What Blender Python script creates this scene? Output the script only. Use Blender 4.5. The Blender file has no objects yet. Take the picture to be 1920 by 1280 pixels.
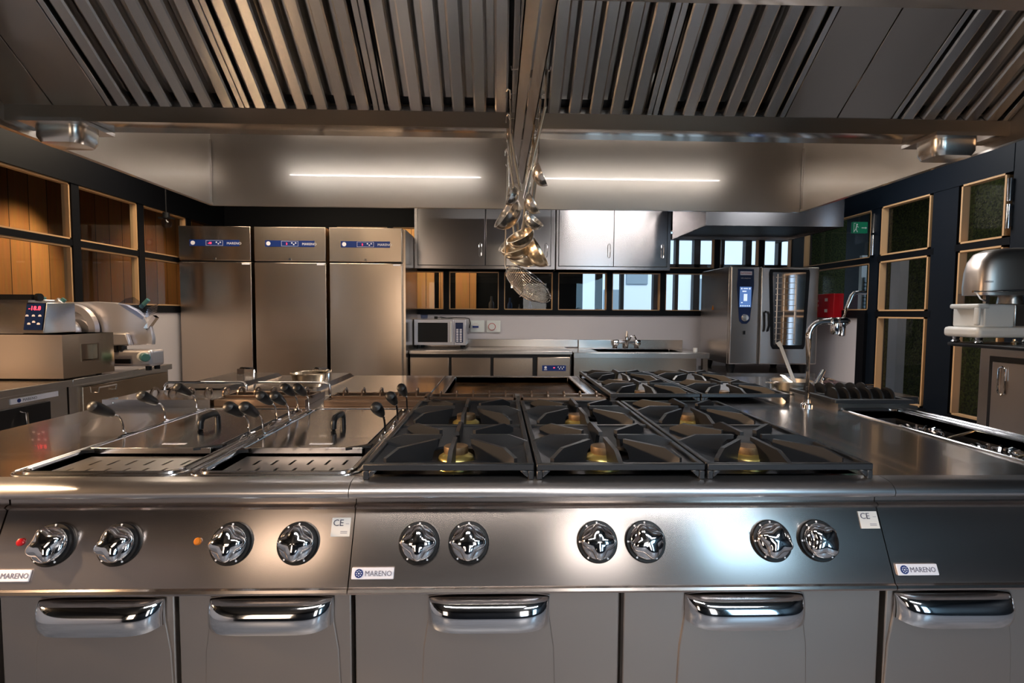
import bpy, math, random
from mathutils import Vector, Matrix, Euler
random.seed(7)
C = bpy.context.scene.collection
PI = math.pi
R = math.radians

# ------------------------------------------------------------------ materials
M = {}
def mat(name, col, metal=0.0, rough=0.5, streak=None, bump=0.0, var=0.0, emit=None, est=1.0, coat=0.0, spec=0.5, aniso=None, tang=(0, .7, .7), noise=None, ncol=None):
    m = bpy.data.materials.new(name); m.use_nodes = True
    nt = m.node_tree; n = nt.nodes; l = nt.links
    b = n['Principled BSDF']
    b.inputs['Base Color'].default_value = (*col, 1)
    b.inputs['Metallic'].default_value = metal
    b.inputs['Roughness'].default_value = rough
    b.inputs['Specular IOR Level'].default_value = spec
    b.inputs['Coat Weight'].default_value = coat; b.inputs['Coat Roughness'].default_value = .03
    if aniso:
        b.inputs['Anisotropic'].default_value = aniso
        cx = n.new('ShaderNodeCombineXYZ')
        for i in range(3): cx.inputs[i].default_value = tang[i]
        l.new(cx.outputs[0], b.inputs['Tangent'])
    if emit:
        b.inputs['Emission Color'].default_value = (*emit, 1)
        b.inputs['Emission Strength'].default_value = est
    if streak or noise or var:
        tc = n.new('ShaderNodeTexCoord')
    if streak:
        mp = n.new('ShaderNodeMapping'); mp.inputs['Scale'].default_value = streak
        nz = n.new('ShaderNodeTexNoise'); nz.inputs['Scale'].default_value = 1.0
        nz.inputs['Detail'].default_value = 3.0
        l.new(tc.outputs['Object'], mp.inputs['Vector']); l.new(mp.outputs[0], nz.inputs['Vector'])
        bp = n.new('ShaderNodeBump'); bp.inputs['Strength'].default_value = bump
        bp.inputs['Distance'].default_value = 0.001
        l.new(nz.outputs['Fac'], bp.inputs['Height']); l.new(bp.outputs[0], b.inputs['Normal'])
    if noise:
        nz = n.new('ShaderNodeTexNoise'); nz.inputs['Scale'].default_value = noise
        nz.inputs['Detail'].default_value = 6.0
        l.new(tc.outputs['Object'], nz.inputs['Vector'])
        rp = n.new('ShaderNodeValToRGB')
        rp.color_ramp.elements[0].position = 0.35; rp.color_ramp.elements[1].position = 0.7
        rp.color_ramp.elements[0].color = (*col, 1)
        rp.color_ramp.elements[1].color = (*(ncol or tuple(min(1, c*1.6) for c in col)), 1)
        l.new(nz.outputs['Fac'], rp.inputs['Fac']); l.new(rp.outputs[0], b.inputs['Base Color'])
        if bump and not streak:
            bp = n.new('ShaderNodeBump'); bp.inputs['Strength'].default_value = bump
            bp.inputs['Distance'].default_value = 0.01
            l.new(nz.outputs['Fac'], bp.inputs['Height']); l.new(bp.outputs[0], b.inputs['Normal'])
    if var:
        nv = n.new('ShaderNodeTexNoise'); nv.inputs['Scale'].default_value = 3.2
        nv.inputs['Detail'].default_value = 5.0
        l.new(tc.outputs['Object'], nv.inputs['Vector'])
        mr = n.new('ShaderNodeMapRange')
        mr.inputs['From Min'].default_value = 0.3; mr.inputs['From Max'].default_value = 0.7
        mr.inputs['To Min'].default_value = max(0.02, rough-var); mr.inputs['To Max'].default_value = rough+var
        l.new(nv.outputs['Fac'], mr.inputs['Value']); l.new(mr.outputs[0], b.inputs['Roughness'])
    M[name] = m
    return m
mat('steel', (.60, .55, .51), 1, .27, aniso=.6, coat=.15)
mat('steel_top', (.62, .60, .60), 1, .18, aniso=.4, coat=.3)
mat('steel_nose', (.70, .67, .67), 1, .28, aniso=.5)
mat('steel_panel', (.56, .49, .45), 1, .23, aniso=.85)
mat('steel_door', (.58, .51, .46), 1, .36, var=.03)
mat('steel_fridge', (.60, .50, .41), 1, .24, aniso=.6, coat=.2)
mat('steel_hood', (.56, .50, .44), 1, .30, coat=1.0)
mat('steel_gutter', (.62, .55, .47), 1, .15, aniso=.5)
mat('steel_filter', (.82, .78, .74), 1, .26, aniso=.85, tang=(0, -.8, .6))
mat('steel_cab', (.58, .56, .57), 1, .26, aniso=.8, tang=(0, 0, 1))
mat('chrome', (.86, .86, .88), 1, .07)
mat('satin', (.84, .79, .72), 1, .24)
mat('warm_tinted_steel', (.86, .70, .50), 1, .26)  # warm light on the utensils is tinted into this steel colour
mat('steel_box', (.66, .53, .40), 1, .17, aniso=.8, tang=(0, 0, 1))
mat('shade_steel', (.16, .15, .15), 1, .45)  # steel darkened to stand for the shade inside the wells
mat('iron', (.020, .021, .024), 0, .36, streak=(120, 120, 120), bump=.12, spec=.7)
mat('iron_pan', (.030, .032, .038), .2, .36)
mat('bronze_box', (.26, .18, .13), .9, .28)
mat('shade_black', (.008, .008, .009), 0, .45)  # black for sheets that stand for shade in gaps and slots
mat('brass', (.62, .50, .17), .85, .30)
mat('burner_cap', (.15, .09, .045), .4, .5, noise=60, ncol=(.24, .16, .085))
mat('rust', (.035, .018, .010), .75, .22, noise=11, ncol=(.22, .11, .045))
mat('black_plastic', (.006, .006, .007), 0, .38, spec=.3)
mat('bakelite', (.008, .0085, .010), 0, .36, spec=.35)
mat('black_paint', (.0025, .003, .0045), 0, .5, spec=.15)
mat('blue_black', (.003, .006, .011), 0, .5, spec=.2)
mat('trim_wood', (.55, .33, .16), 0, .5, streak=(60, 60, 6), bump=.1)
mat('white_wall', (.56, .53, .55), 0, .45)
mat('white_plastic', (.68, .68, .66), 0, .35)
mat('grey_alu', (.60, .60, .66), .85, .36, streak=(90, 90, 90), bump=.06)
mat('blue_badge', (.008, .030, .17), 0, .3)
mat('navy', (.008, .02, .075), 0, .25)
mat('badge_white', (.82, .80, .86), 0, .3)
mat('ink', (.16, .15, .20), 0, .5)
mat('sticker', (.74, .70, .66), 0, .5)
mat('white_ink', (.85, .85, .9), 0, .5)
mat('red_led', (.3, 0, 0), 0, .4, emit=(1, .03, .05), est=3.0)
mat('red_lens', (.45, .005, .01), 0, .25)
mat('amber_lens', (.55, .16, .01), 0, .25)
mat('screen', (.05, .1, .25), 0, .2, emit=(.12, .25, .6), est=.35)
mat('screen_lit', (.5, .6, .9), 0, .2, emit=(.7, .8, 1), est=.45)
mat('red_box', (.50, .004, .012), 0, .35)
mat('exit_green', (.0, .12, .06), 0, .4, emit=(.0, .35, .17), est=.06)
mat('moss', (.004, .009, .002), 0, .95, noise=55, ncol=(.065, .080, .012), bump=1.0)
mat('floor', (.21, .21, .23), 0, .35, noise=5, ncol=(.27, .27, .29))
mat('ceiling', (.006, .006, .007), 0, .7)
mat('teal', (.05, .16, .17), 0, .35)
mat('led', (1, 1, 1), 0, .3, emit=(1, .97, .94), est=12)
mat('window_day', (.6, .7, .8), 0, .4, emit=(.42, .74, 1), est=3.0)
mat('window_neutral', (.7, .7, .7), 0, .4, emit=(1, .95, .90), est=2.3)
mat('window_warm', (.7, .7, .7), 0, .4, emit=(1, .76, .56), est=2.2)
mat('lamp_warm', (.8, .6, .3), 0, .4, emit=(1, .62, .28), est=14.0)
mat('facade', (.66, .78, .86), 0, .8)
mat('facade_dark', (.22, .30, .36), 0, .8)
mat('frost', (.74, .78, .76), 0, .6)
mat('brown_frame', (.028, .012, .007), 0, .5)
mat('bottle_blue', (.03, .06, .14), 0, .15)
mat('bottle_grey', (.10, .10, .11), 0, .15)
mat('rattan', (.20, .19, .17), .6, .4)
mat('tube_glass', (.6, .6, .58), 0, .15)

def glass(name, tint=(1, 1, 1), ref=.06, rough=0.0):
    m = bpy.data.materials.new(name); m.use_nodes = True
    n = m.node_tree.nodes; l = m.node_tree.links
    for x in list(n): n.remove(x)
    o = n.new('ShaderNodeOutputMaterial'); t = n.new('ShaderNodeBsdfTransparent')
    t.inputs[0].default_value = (*tint, 1)
    g = n.new('ShaderNodeBsdfGlossy'); g.inputs['Roughness'].default_value = rough
    f = n.new('ShaderNodeFresnel'); f.inputs[0].default_value = 1.45
    mx = n.new('ShaderNodeMixShader')
    gm = n.new('ShaderNodeNewGeometry'); sb = n.new('ShaderNodeMath'); sb.operation = 'SUBTRACT'; sb.inputs[0].default_value = 1
    ml = n.new('ShaderNodeMath'); ml.operation = 'MULTIPLY'
    l.new(gm.outputs['Backfacing'], sb.inputs[1]); l.new(sb.outputs[0], ml.inputs[0]); l.new(f.outputs[0], ml.inputs[1])
    l.new(ml.outputs[0], mx.inputs[0]); l.new(t.outputs[0], mx.inputs[1]); l.new(g.outputs[0], mx.inputs[2])
    l.new(mx.outputs[0], o.inputs[0])
    M[name] = m
glass('glass', (.93, .95, .95))
glass('plexi', (.72, .76, .86), rough=.1)

def planks(name, c1, c2, axis='Y', width=.16):
    m = bpy.data.materials.new(name); m.use_nodes = True
    nt = m.node_tree; n = nt.nodes; l = nt.links; b = n['Principled BSDF']
    b.inputs['Roughness'].default_value = .5
    tc = n.new('ShaderNodeTexCoord'); sp = n.new('ShaderNodeSeparateXYZ'); l.new(tc.outputs['Object'], sp.inputs[0])
    d = n.new('ShaderNodeMath'); d.operation = 'DIVIDE'; d.inputs[1].default_value = width
    l.new(sp.outputs[axis], d.inputs[0])
    fl = n.new('ShaderNodeMath'); fl.operation = 'FLOOR'; l.new(d.outputs[0], fl.inputs[0])
    wn = n.new('ShaderNodeTexWhiteNoise'); wn.noise_dimensions = '1D'; l.new(fl.outputs[0], wn.inputs['W'])
    mx = n.new('ShaderNodeMix'); mx.data_type = 'RGBA'
    mx.inputs['A'].default_value = (*c1, 1); mx.inputs['B'].default_value = (*c2, 1)
    l.new(wn.outputs['Value'], mx.inputs['Factor'])
    mp = n.new('ShaderNodeMapping'); mp.inputs['Scale'].default_value = (25, 25, 1.6)
    l.new(tc.outputs['Object'], mp.inputs[0])
    nz = n.new('ShaderNodeTexNoise'); nz.inputs['Scale'].default_value = 2; nz.inputs['Detail'].default_value = 6
    l.new(mp.outputs[0], nz.inputs['Vector'])
    m2 = n.new('ShaderNodeMix'); m2.data_type = 'RGBA'; m2.blend_type = 'MULTIPLY'; m2.inputs['Factor'].default_value = .45
    l.new(mx.outputs['Result'], m2.inputs['A']); l.new(nz.outputs['Color'], m2.inputs['B'])
    fr = n.new('ShaderNodeMath'); fr.operation = 'FRACT'; l.new(d.outputs[0], fr.inputs[0])
    gt = n.new('ShaderNodeMath'); gt.operation = 'GREATER_THAN'; gt.inputs[1].default_value = .035; l.new(fr.outputs[0], gt.inputs[0])
    m3 = n.new('ShaderNodeMix'); m3.data_type = 'RGBA'; m3.inputs['A'].default_value = (.01, .006, .004, 1)
    l.new(gt.outputs[0], m3.inputs['Factor']); l.new(m2.outputs['Result'], m3.inputs['B'])
    l.new(m3.outputs['Result'], b.inputs['Base Color'])
    M[name] = m
planks('planks', (.26, .10, .03), (.60, .30, .11), width=.195)
planks('planks_x', (.55, .26, .09), (.70, .38, .15), axis='X', width=.21)

# ------------------------------------------------------------------ mesh builder
def bas(d, up=None):
    d = Vector(d).normalized()
    u = Vector(up) if up else (Vector((0, 0, 1)) if abs(d.z) < .9 else Vector((1, 0, 0)))
    a = d.cross(u).normalized(); b = a.cross(d).normalized()
    return a, b, d
class MB:
    def __init__(s):
        s.v = []; s.f = []; s.mi = []; s.m = 0; s.T = None
    def add(s, vs, fs):
        o = len(s.v)
        for p in vs:
            p = Vector(p)
            s.v.append(s.T @ p if s.T else p)
        for f in fs:
            s.f.append([i+o for i in f]); s.mi.append(s.m)
        return s
    def box(s, x0, x1, y0, y1, z0, z1):
        vs = [(x, y, z) for z in (z0, z1) for y in (y0, y1) for x in (x0, x1)]
        return s.add(vs, [(0, 2, 3, 1), (4, 5, 7, 6), (0, 1, 5, 4), (2, 6, 7, 3), (0, 4, 6, 2), (1, 3, 7, 5)])
    def bar(s, p0, p1, w, h, up=(0, 0, 1)):
        p0 = Vector(p0); p1 = Vector(p1)
        a, b, d = bas(p1-p0, up if abs((p1-p0).normalized().dot(Vector(up))) < .99 else (1, 0, 0))
        vs = [p + a*(i*w/2) + b*(j*h/2) for p in (p0, p1) for j in (-1, 1) for i in (-1, 1)]
        return s.add(vs, [(0, 2, 3, 1), (4, 5, 7, 6), (0, 1, 5, 4), (2, 6, 7, 3), (0, 4, 6, 2), (1, 3, 7, 5)])
    def ext(s, pts, vec):
        n = len(pts); vec = Vector(vec)
        vs = [Vector(p) for p in pts] + [Vector(p)+vec for p in pts]
        fs = [list(range(n))[::-1], list(range(n, 2*n))] + [(i, (i+1) % n, n+(i+1) % n, n+i) for i in range(n)]
        return s.add(vs, fs)
    def cyl(s, p0, p1, r0, r1=None, n=20, caps=True):
        r1 = r0 if r1 is None else r1
        p0 = Vector(p0); p1 = Vector(p1); a, b, d = bas(p1-p0)
        vs = []
        for p, r in ((p0, r0), (p1, r1)):
            for i in range(n):
                t = 2*PI*i/n; vs.append(p+a*(r*math.cos(t))+b*(r*math.sin(t)))
        fs = [(i, (i+1) % n, n+(i+1) % n, n+i) for i in range(n)]
        if caps: fs += [list(range(n))[::-1], list(range(n, 2*n))]
        return s.add(vs, fs)
    def lathe(s, prof, o=(0, 0, 0), d=(0, 0, 1), n=28, rad=None, cap=True):
        a, b, d = bas(d); o = Vector(o); vs = []; fs = []
        for r, z in prof:
            for i in range(n):
                t = 2*PI*i/n; k = rad(t, z) if rad else 1
                vs.append(o+d*z+a*(r*k*math.cos(t))+b*(r*k*math.sin(t)))
        m = len(prof)
        for j in range(m-1):
            for i in range(n):
                fs.append((j*n+i, j*n+(i+1) % n, (j+1)*n+(i+1) % n, (j+1)*n+i))
        if cap: fs += [list(range(n))[::-1], list(range((m-1)*n, m*n))]
        return s.add(vs, fs)
    def tube(s, pts, r, n=8, closed=False, rr=None):
        pts = [Vector(p) for p in pts]; m = len(pts); vs = []; fs = []
        pa = None
        for i, p in enumerate(pts):
            if closed: t = pts[(i+1) % m]-pts[i-1]
            else: t = pts[min(i+1, m-1)]-pts[max(i-1, 0)]
            t.normalize()
            if pa is None: a, b, _ = bas(t)
            else:
                a = pa - t*pa.dot(t); a.normalize(); b = t.cross(a)
            pa = a
            q = rr[i] if rr else r
            for k in range(n):
                w = 2*PI*k/n; vs.append(p+a*(q*math.cos(w))+b*(q*math.sin(w)))
        for i in range(m if closed else m-1):
            j = (i+1) % m
            for k in range(n):
                fs.append((i*n+k, i*n+(k+1) % n, j*n+(k+1) % n, j*n+k))
        if not closed: fs += [list(range(n))[::-1], list(range((m-1)*n, m*n))]
        return s.add(vs, fs)
    def plate(s, x0, x1, y0, y1, z1, th, holes):
        xs = sorted({x0, x1, *[h[0] for h in holes], *[h[1] for h in holes]})
        ys = sorted({y0, y1, *[h[2] for h in holes], *[h[3] for h in holes]})
        xs = [x for x in xs if x0-1e-6 <= x <= x1+1e-6]; ys = [y for y in ys if y0-1e-6 <= y <= y1+1e-6]
        nx, ny = len(xs)-1, len(ys)-1
        def solid(i, j):
            if not (0 <= i < nx and 0 <= j < ny): return False
            cx = (xs[i]+xs[i+1])/2; cy = (ys[j]+ys[j+1])/2
            return not any(h[0] < cx < h[1] and h[2] < cy < h[3] for h in holes)
        z0 = z1-th; idx = {}; vs = []; fs = []
        def V(i, j, k):
            if (i, j, k) not in idx:
                idx[(i, j, k)] = len(vs); vs.append((xs[i], ys[j], z1 if k else z0))
            return idx[(i, j, k)]
        for i in range(nx):
            for j in range(ny):
                if not solid(i, j): continue
                fs.append((V(i, j, 1), V(i+1, j, 1), V(i+1, j+1, 1), V(i, j+1, 1)))
                fs.append((V(i, j, 0), V(i, j+1, 0), V(i+1, j+1, 0), V(i+1, j, 0)))
                if not solid(i-1, j): fs.append((V(i, j, 0), V(i, j, 1), V(i, j+1, 1), V(i, j+1, 0)))
                if not solid(i+1, j): fs.append((V(i+1, j, 0), V(i+1, j+1, 0), V(i+1, j+1, 1), V(i+1, j, 1)))
                if not solid(i, j-1): fs.append((V(i, j, 0), V(i+1, j, 0), V(i+1, j, 1), V(i, j, 1)))
                if not solid(i, j+1): fs.append((V(i, j+1, 0), V(i, j+1, 1), V(i+1, j+1, 1), V(i+1, j+1, 0)))
        return s.add(vs, fs)
    def basin(s, x0, x1, y0, y1, z0, z1):   # open box seen from inside
        vs = [(x, y, z) for z in (z0, z1) for y in (y0, y1) for x in (x0, x1)]
        return s.add(vs, [(0, 1, 3, 2), (0, 4, 5, 1), (2, 3, 7, 6), (0, 2, 6, 4), (1, 5, 7, 3)])
    def text(s, txt, o, size, right=(1, 0, 0), up=(0, 0, 1), depth=.0005, align='LEFT', sx=1.0):
        cu = bpy.data.curves.new('t', 'FONT'); cu.body = txt; cu.size = size; cu.extrude = depth
        cu.align_x = align; cu.resolution_u = 2
        ob = bpy.data.objects.new('t', cu); C.objects.link(ob)
        dg = bpy.context.evaluated_depsgraph_get(); me = ob.evaluated_get(dg).to_mesh()
        r = Vector(right).normalized()*sx; u = Vector(up).normalized(); nrm = r.cross(u).normalized(); o = Vector(o)
        s.add([o+r*v.co.x+u*v.co.y+nrm*v.co.z for v in me.vertices], [list(p.vertices) for p in me.polygons])
        ob.evaluated_get(dg).to_mesh_clear()
        bpy.data.objects.remove(ob); bpy.data.curves.remove(cu)
        return s
    def build(s, name, mats, parent=None, bevel=0, seg=2, angle=38, sub=0, wire=0):
        me = bpy.data.meshes.new(name)
        off = Vector((0, 0, 0)); p = parent
        while p: off += p.location; p = p.parent
        me.from_pydata([tuple(v-off) for v in s.v], [], s.f)
        if isinstance(mats, str): mats = [mats]
        for k in mats: me.materials.append(M[k])
        for i, p in enumerate(me.polygons): p.material_index = min(s.mi[i], len(mats)-1)
        me.update()
        me.shade_smooth(); me.set_sharp_from_angle(angle=R(angle))
        o = bpy.data.objects.new(name, me); C.objects.link(o)
        if parent: o.parent = parent
        if bevel:
            b = o.modifiers.new('bevel', 'BEVEL'); b.width = bevel; b.segments = seg; b.limit_method = 'ANGLE'
            b.angle_limit = R(40); b.harden_normals = False
        if sub:
            b = o.modifiers.new('sub', 'SUBSURF'); b.levels = sub; b.render_levels = sub
        if wire:
            b = o.modifiers.new('wire', 'WIREFRAME'); b.thickness = wire; b.use_replace = True
        return o
def tag(o, label=None, cat=None, group=None, kind=None):
    if label: o['label'] = label
    if cat: o['category'] = cat
    if group: o['group'] = group
    if kind: o['kind'] = kind
    return o
def thing(name, label, cat, loc=(0, 0, 0), group=None, rz=0):
    o = bpy.data.objects.new(name, None); C.objects.link(o); o.location = loc; o.empty_display_size = .05
    o.rotation_euler = (0, 0, rz)
    return tag(o, label, cat, group)
def copy_tree(o, parent=None, loc=None, label=None):
    c = o.copy(); C.objects.link(c); c.parent = parent
    if loc is not None: c.location = loc
    if label: c['label'] = label
    for ch in list(o.children): copy_tree(ch, c)
    return c
def struct(name, mb, mats, **k):
    o = mb.build(name, mats, **k); o['kind'] = 'structure'; return o
def arc(c, r, a0, a1, n, u, v):
    c = Vector(c); u = Vector(u); v = Vector(v)
    return [c+u*(r*math.cos(a0+(a1-a0)*i/n))+v*(r*math.sin(a0+(a1-a0)*i/n)) for i in range(n+1)]
def rrect(x0, x1, y0, y1, z, r, n=6):
    p = []
    for cx, cy, a in ((x1-r, y1-r, 0), (x0+r, y1-r, PI/2), (x0+r, y0+r, PI), (x1-r, y0+r, 1.5*PI)):
        p += arc((cx, cy, z), r, a, a+PI/2, n, (1, 0, 0), (0, 1, 0))
    return p

# ------------------------------------------------------------------ camera
cam = bpy.data.cameras.new('camera'); co = bpy.data.objects.new('camera', cam); C.objects.link(co)
cam.sensor_width = 36; cam.lens = 975/1920*36; cam.clip_start = .02
co.location = (0, 0, 1.29); co.rotation_euler = (R(90-3.169), R(-.371), R(-1.527))
bpy.context.scene.camera = co

# ================================================================== SETTING
XL, XR, YB, YF = -3.1, 3.4, 6.0, -3.6
struct('floor', MB().box(-6.5, 8, YF-.1, 14, -.1, 0), 'floor')
struct('ceiling', MB().box(XL-.1, XR+.1, YF-.1, YB+.1, 2.85, 2.95), 'ceiling')
# ceiling of the neighbouring rooms
struct('ceiling', MB().box(-6.5, XL-.12, YF-.1, 9, 2.85, 2.95), 'ceiling')
struct('ceiling', MB().box(XR+.12, 6.4, YF-.1, 6.2, 2.85, 2.95), 'ceiling')
struct('ceiling', MB().box(XL-.11, 1.2, YB+.11, 9, 2.85, 2.95), 'ceiling')

struct('ceiling', MB().box(1.25, 8, YB+.21, 9.0, 2.85, 2.95), 'ceiling')
# ---- left wall: low white panel, black rails and mullions, glazing
mb = MB(); mb.box(XL-.06, XL, YF, YB, 0, 1.27); struct('wall_left', mb, 'white_wall')
mb = MB(); mb.box(XL-.06, XL+.012, YF, YB, 1.27, 1.335); struct('trim_1', mb, 'black_paint')
mb = MB(); mb.box(XL-.06, XL+.02, YF, YB, 2.205, 2.85); struct('trim_2', mb, 'black_paint')
mb = MB(); mb.box(XL-.06, XL+.01, YF, YB, 1.755, 1.80); struct('trim_3', mb, 'black_paint')
ym = [5.27+.06-.70*i for i in range(0, 9)]   # mullion positions
mb = MB()
for y in ym: mb.box(XL-.06, XL+.012, y-.035, y+.035, 1.33, 2.21)
mb.box(XL-.06, XL+.012, YF, ym[-1], 1.33, 2.21)
mb.box(XL-.06, XL+.012, ym[0]+.62, YB, 1.33, 2.21)
struct('trim_4', mb, 'black_paint')
k = 1
for i in range(len(ym)-1):
    for (za, zb) in ((1.335, 1.755), (1.80, 2.205)):
        y0, y1 = ym[i+1]+.035, ym[i]-.035
        mb = MB(); mb.box(XL-.03, XL-.026, y0, y1, za, zb); w = struct('window_%d' % k, mb, 'glass'); k += 1
        f = MB(); t = .012
        f.box(XL-.05, XL-.0, y0, y0+t, za, zb).box(XL-.05, XL-.0, y1-t, y1, za, zb)
        f.box(XL-.05, XL-.0, y0, y1, za, za+t).box(XL-.05, XL-.0, y0, y1, zb-t, zb)
        f.build('window_frame', 'trim_wood', w)
# wood cladding in the room behind the left glazing
struct('wall_left_cladding', MB().box(-4.32, -4.25, 2.0, 8.9, 0, 2.85), 'planks')
struct('wall_left_beyond', MB().box(-4.6, -4.5, YF, 2.0, 0, 2.85), 'black_paint')
struct('wall_left_opening', MB().box(-4.24, -4.2, 2.2, 4.42, 0, 2.85), 'black_paint')

# ---- right wall: black frames with wood beads, moss and pale panels behind
mb = MB()
T0, T1 = XR-.0, XR+.09
for (ya, yb) in ((YF, 3.40), (3.81, 4.035), (4.60, 4.71), (5.75, YB)):
    mb.box(T0, T1, ya, yb, 0, 2.85)
struct('wall_right', mb, 'blue_black')
mb = MB(); mb.box(T0-.004, T1, 3.4, YB, 2.245, 2.85); struct('trim_5', mb, 'blue_black')
segs = [(3.44, 3.78), (4.05, 4.575)]
mb = MB()
for ya, yb in segs:
    mb.box(T0-.002, T1, ya-.04, yb+.04, 1.765, 1.815).box(T0-.002, T1, ya-.04, yb+.04, 1.275, 1.325).box(T0-.002, T1, ya-.04, yb+.04, 0, .55)
mb.box(T0-.002, T1, 4.71, 5.75, 1.765, 1.815).box(T0-.02, T1, 4.71, 5.75, 1.26, 1.335)
struct('trim_6', mb, 'black_paint')
for ya, yb in segs:
    for za, zb in ((.55, 1.275), (1.325, 1.765), (1.815, 2.245)):
        mb = MB(); mb.box(XR+.04, XR+.044, ya, yb, za, zb); w = struct('window_%d' % k, mb, 'glass'); k += 1
        f = MB(); t = .013
        f.box(XR-.006, XR+.05, ya, ya+t, za, zb).box(XR-.006, XR+.05, yb-t, yb, za, zb)
        f.box(XR-.006, XR+.05, ya, yb, za, za+t).box(XR-.006, XR+.05, ya, yb, zb-t, zb)
        f.build('window_frame', 'trim_wood', w)
for za, zb in ((1.335, 1.765), (1.815, 2.245)):
    mb = MB(); mb.box(XR+.04, XR+.044, 4.71, 5.75, za, zb); w = struct('window_%d' % k, mb, 'glass'); k += 1
    f = MB(); t = .010
    f.box(XR-.0, XR+.06, 4.71, 4.71+t, za, zb).box(XR-.0, XR+.06, 5.75-t, 5.75, za, zb)
    f.box(XR-.0, XR+.06, 4.71, 5.75, za, za+t).box(XR-.0, XR+.06, 4.71, 5.75, zb-t, zb)
    f.build('window_frame', 'trim_wood', w)
struct('wall_right_panel', MB().box(XR+.0, XR+.06, 4.80, 5.75, 0, 1.26), 'white_wall')
struct('wall_right_post', MB().box(XR-.03, XR+.06, 4.70, 4.80, 0, 1.30), 'black_paint')
# door leaf hinges (long chrome cylinders on the black posts)
for i, (y, z0, z1, lb) in enumerate(((4.655, 2.03, 2.20, 'upper chrome barrel hinge on the black post left of the tall wood-edged window'), (4.655, 1.83, 2.01, 'lower chrome barrel hinge on the black post left of the tall wood-edged window'),
                         (3.405, 2.05, 2.2, 'upper chrome barrel hinge on the post at the far right edge of the photo'), (3.405, 1.87, 2.03, 'lower chrome barrel hinge on the post at the far right edge of the photo'))):
    h = MB().cyl((XR-.018, y, z0), (XR-.018, y, z1), .013).box(XR-.018, XR, y-.006, y+.006, z0+.01, z1-.01).build('barrel_hinge', 'chrome'); tag(h, lb, 'hinge', 'chrome hinges on the right wall')
# beyond the right wall
struct('wall_moss', MB().box(4.7, 4.8, 2.0, 6.55, 0, 2.85), 'moss')
struct('wall_moss_far', MB().box(4.25, 4.72, 7.0, 7.1, 0, 2.85), 'moss')
struct('wall_corridor', MB().box(5.4, 5.5, 6.6, 9, 0, 2.85), 'blue_black')
struct('wall_white_strip', MB().box(4.4, 4.5, 5.62, 5.75, 0, 1.95), 'white_wall')
struct('wall_white_panel', MB().box(4.95, 5.4, 7.0, 7.05, 0, 2.1), 'frost')
mb = MB()
for i in range(9): mb.box(4.97, 5.38, 6.96, 6.99, 1.32+i*.05, 1.335+i*.05)
mb.box(4.97, 4.985, 6.96, 6.99, 0, 1.8).box(5.365, 5.38, 6.96, 6.99, 0, 1.8)
tag(mb.build('slatted_rack', 'facade_dark'), 'narrow rack of dark horizontal slats beyond the glass right of the red box', 'rack')

# ---- back wall
mb = MB(); mb.box(XL, XR, YB, YB+.08, 0, 1.265); struct('wall_back', mb, 'white_wall')
mb = MB(); mb.box(XL, XR, YB-.02, YB+.08, 1.265, 1.325); struct('trim_7', mb, 'black_paint')
mb = MB(); mb.box(XL, XR, YB-.005, YB+.08, 1.755, 1.815); struct('trim_8', mb, 'black_paint')
mb = MB(); mb.box(XL, XR, YB-.005, YB+.08, 2.25, 2.85); struct('trim_9', mb, 'black_paint')
xm = [-1.86, -1.23, -.594, .037, .659, 1.284, 1.906, 2.53, 3.05]
mb = MB()
for x in xm: mb.box(x-.032, x+.032, YB-.005, YB+.08, 1.325, 2.25)
mb.box(XL, xm[0], YB-.005, YB+.08, 1.325, 2.25)
struct('trim_10', mb, 'black_paint')
for i in range(len(xm)):
    xa = xm[i]+.032; xb = (xm[i+1]-.032) if i+1 < len(xm) else XR
    for za, zb in ((1.325, 1.755), (1.815, 2.25)):
        mb = MB(); mb.box(xa, xb, YB+.03, YB+.034, za, zb); w = struct('window_%d' % k, mb, 'glass'); k += 1
        f = MB(); t = .009
        f.box(xa, xa+t, YB+.0, YB+.06, za, zb).box(xb-t, xb, YB+.0, YB+.06, za, zb)
        f.box(xa, xb, YB+.0, YB+.06, za, za+t).box(xa, xb, YB+.0, YB+.06, zb-t, zb)
        f.build('window_frame', 'trim_wood', w)
# room behind: wood boards, dark wall, bar counter, brown framed window wall, facade outside
struct('wall_boards', MB().box(-1.85, -.93, 7.6, 7.66, 0, 2.85).box(-.86, -.70, 7.6, 7.66, 0, 2.85).box(-.62, -.32, 7.6, 7.66, 0, 2.85), 'planks_x')
struct('wall_beyond', MB().box(-4.4, 1.25, 7.7, 7.8, 0, 2.85), 'black_paint')
struct('wall_beyond_side', MB().box(1.15, 1.25, 7.8, 12, 0, 2.85), 'black_paint')
mb = MB()
for i, x in enumerate((1.75, 2.15, 2.75, 3.1, 3.45, 3.9, 4.35, 4.9, 5.5, 6.1)):
    w = .055 if i % 2 == 0 else .03
    mb.box(x-w, x+w, 9.0, 9.12, 0, 3.2)
for z in (.05, 1.25, 2.1, 2.62): mb.box(1.25, 8, 9.0, 9.12, z-.05, z+.05)
mb.box(1.25, 1.42, 9, 9.12, 0, 3.2)
struct('window_wall', mb, 'brown_frame')
fc = MB(); fc.box(-1, 9, 13.4, 13.6, 0, 7)
fc.m = 1; fc.box(2.72, 3.2, 13.36, 13.4, .3, 1.9).box(3.3, 3.85, 13.36, 13.4, 2.05, 2.5).box(5, 5.6, 13.36, 13.4, 1, 2.2)
tag(fc.build('house_facade', ['facade', 'facade_dark']), 'pale blue house wall outside, seen through the back windows right of the sieve', 'building')

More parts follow.
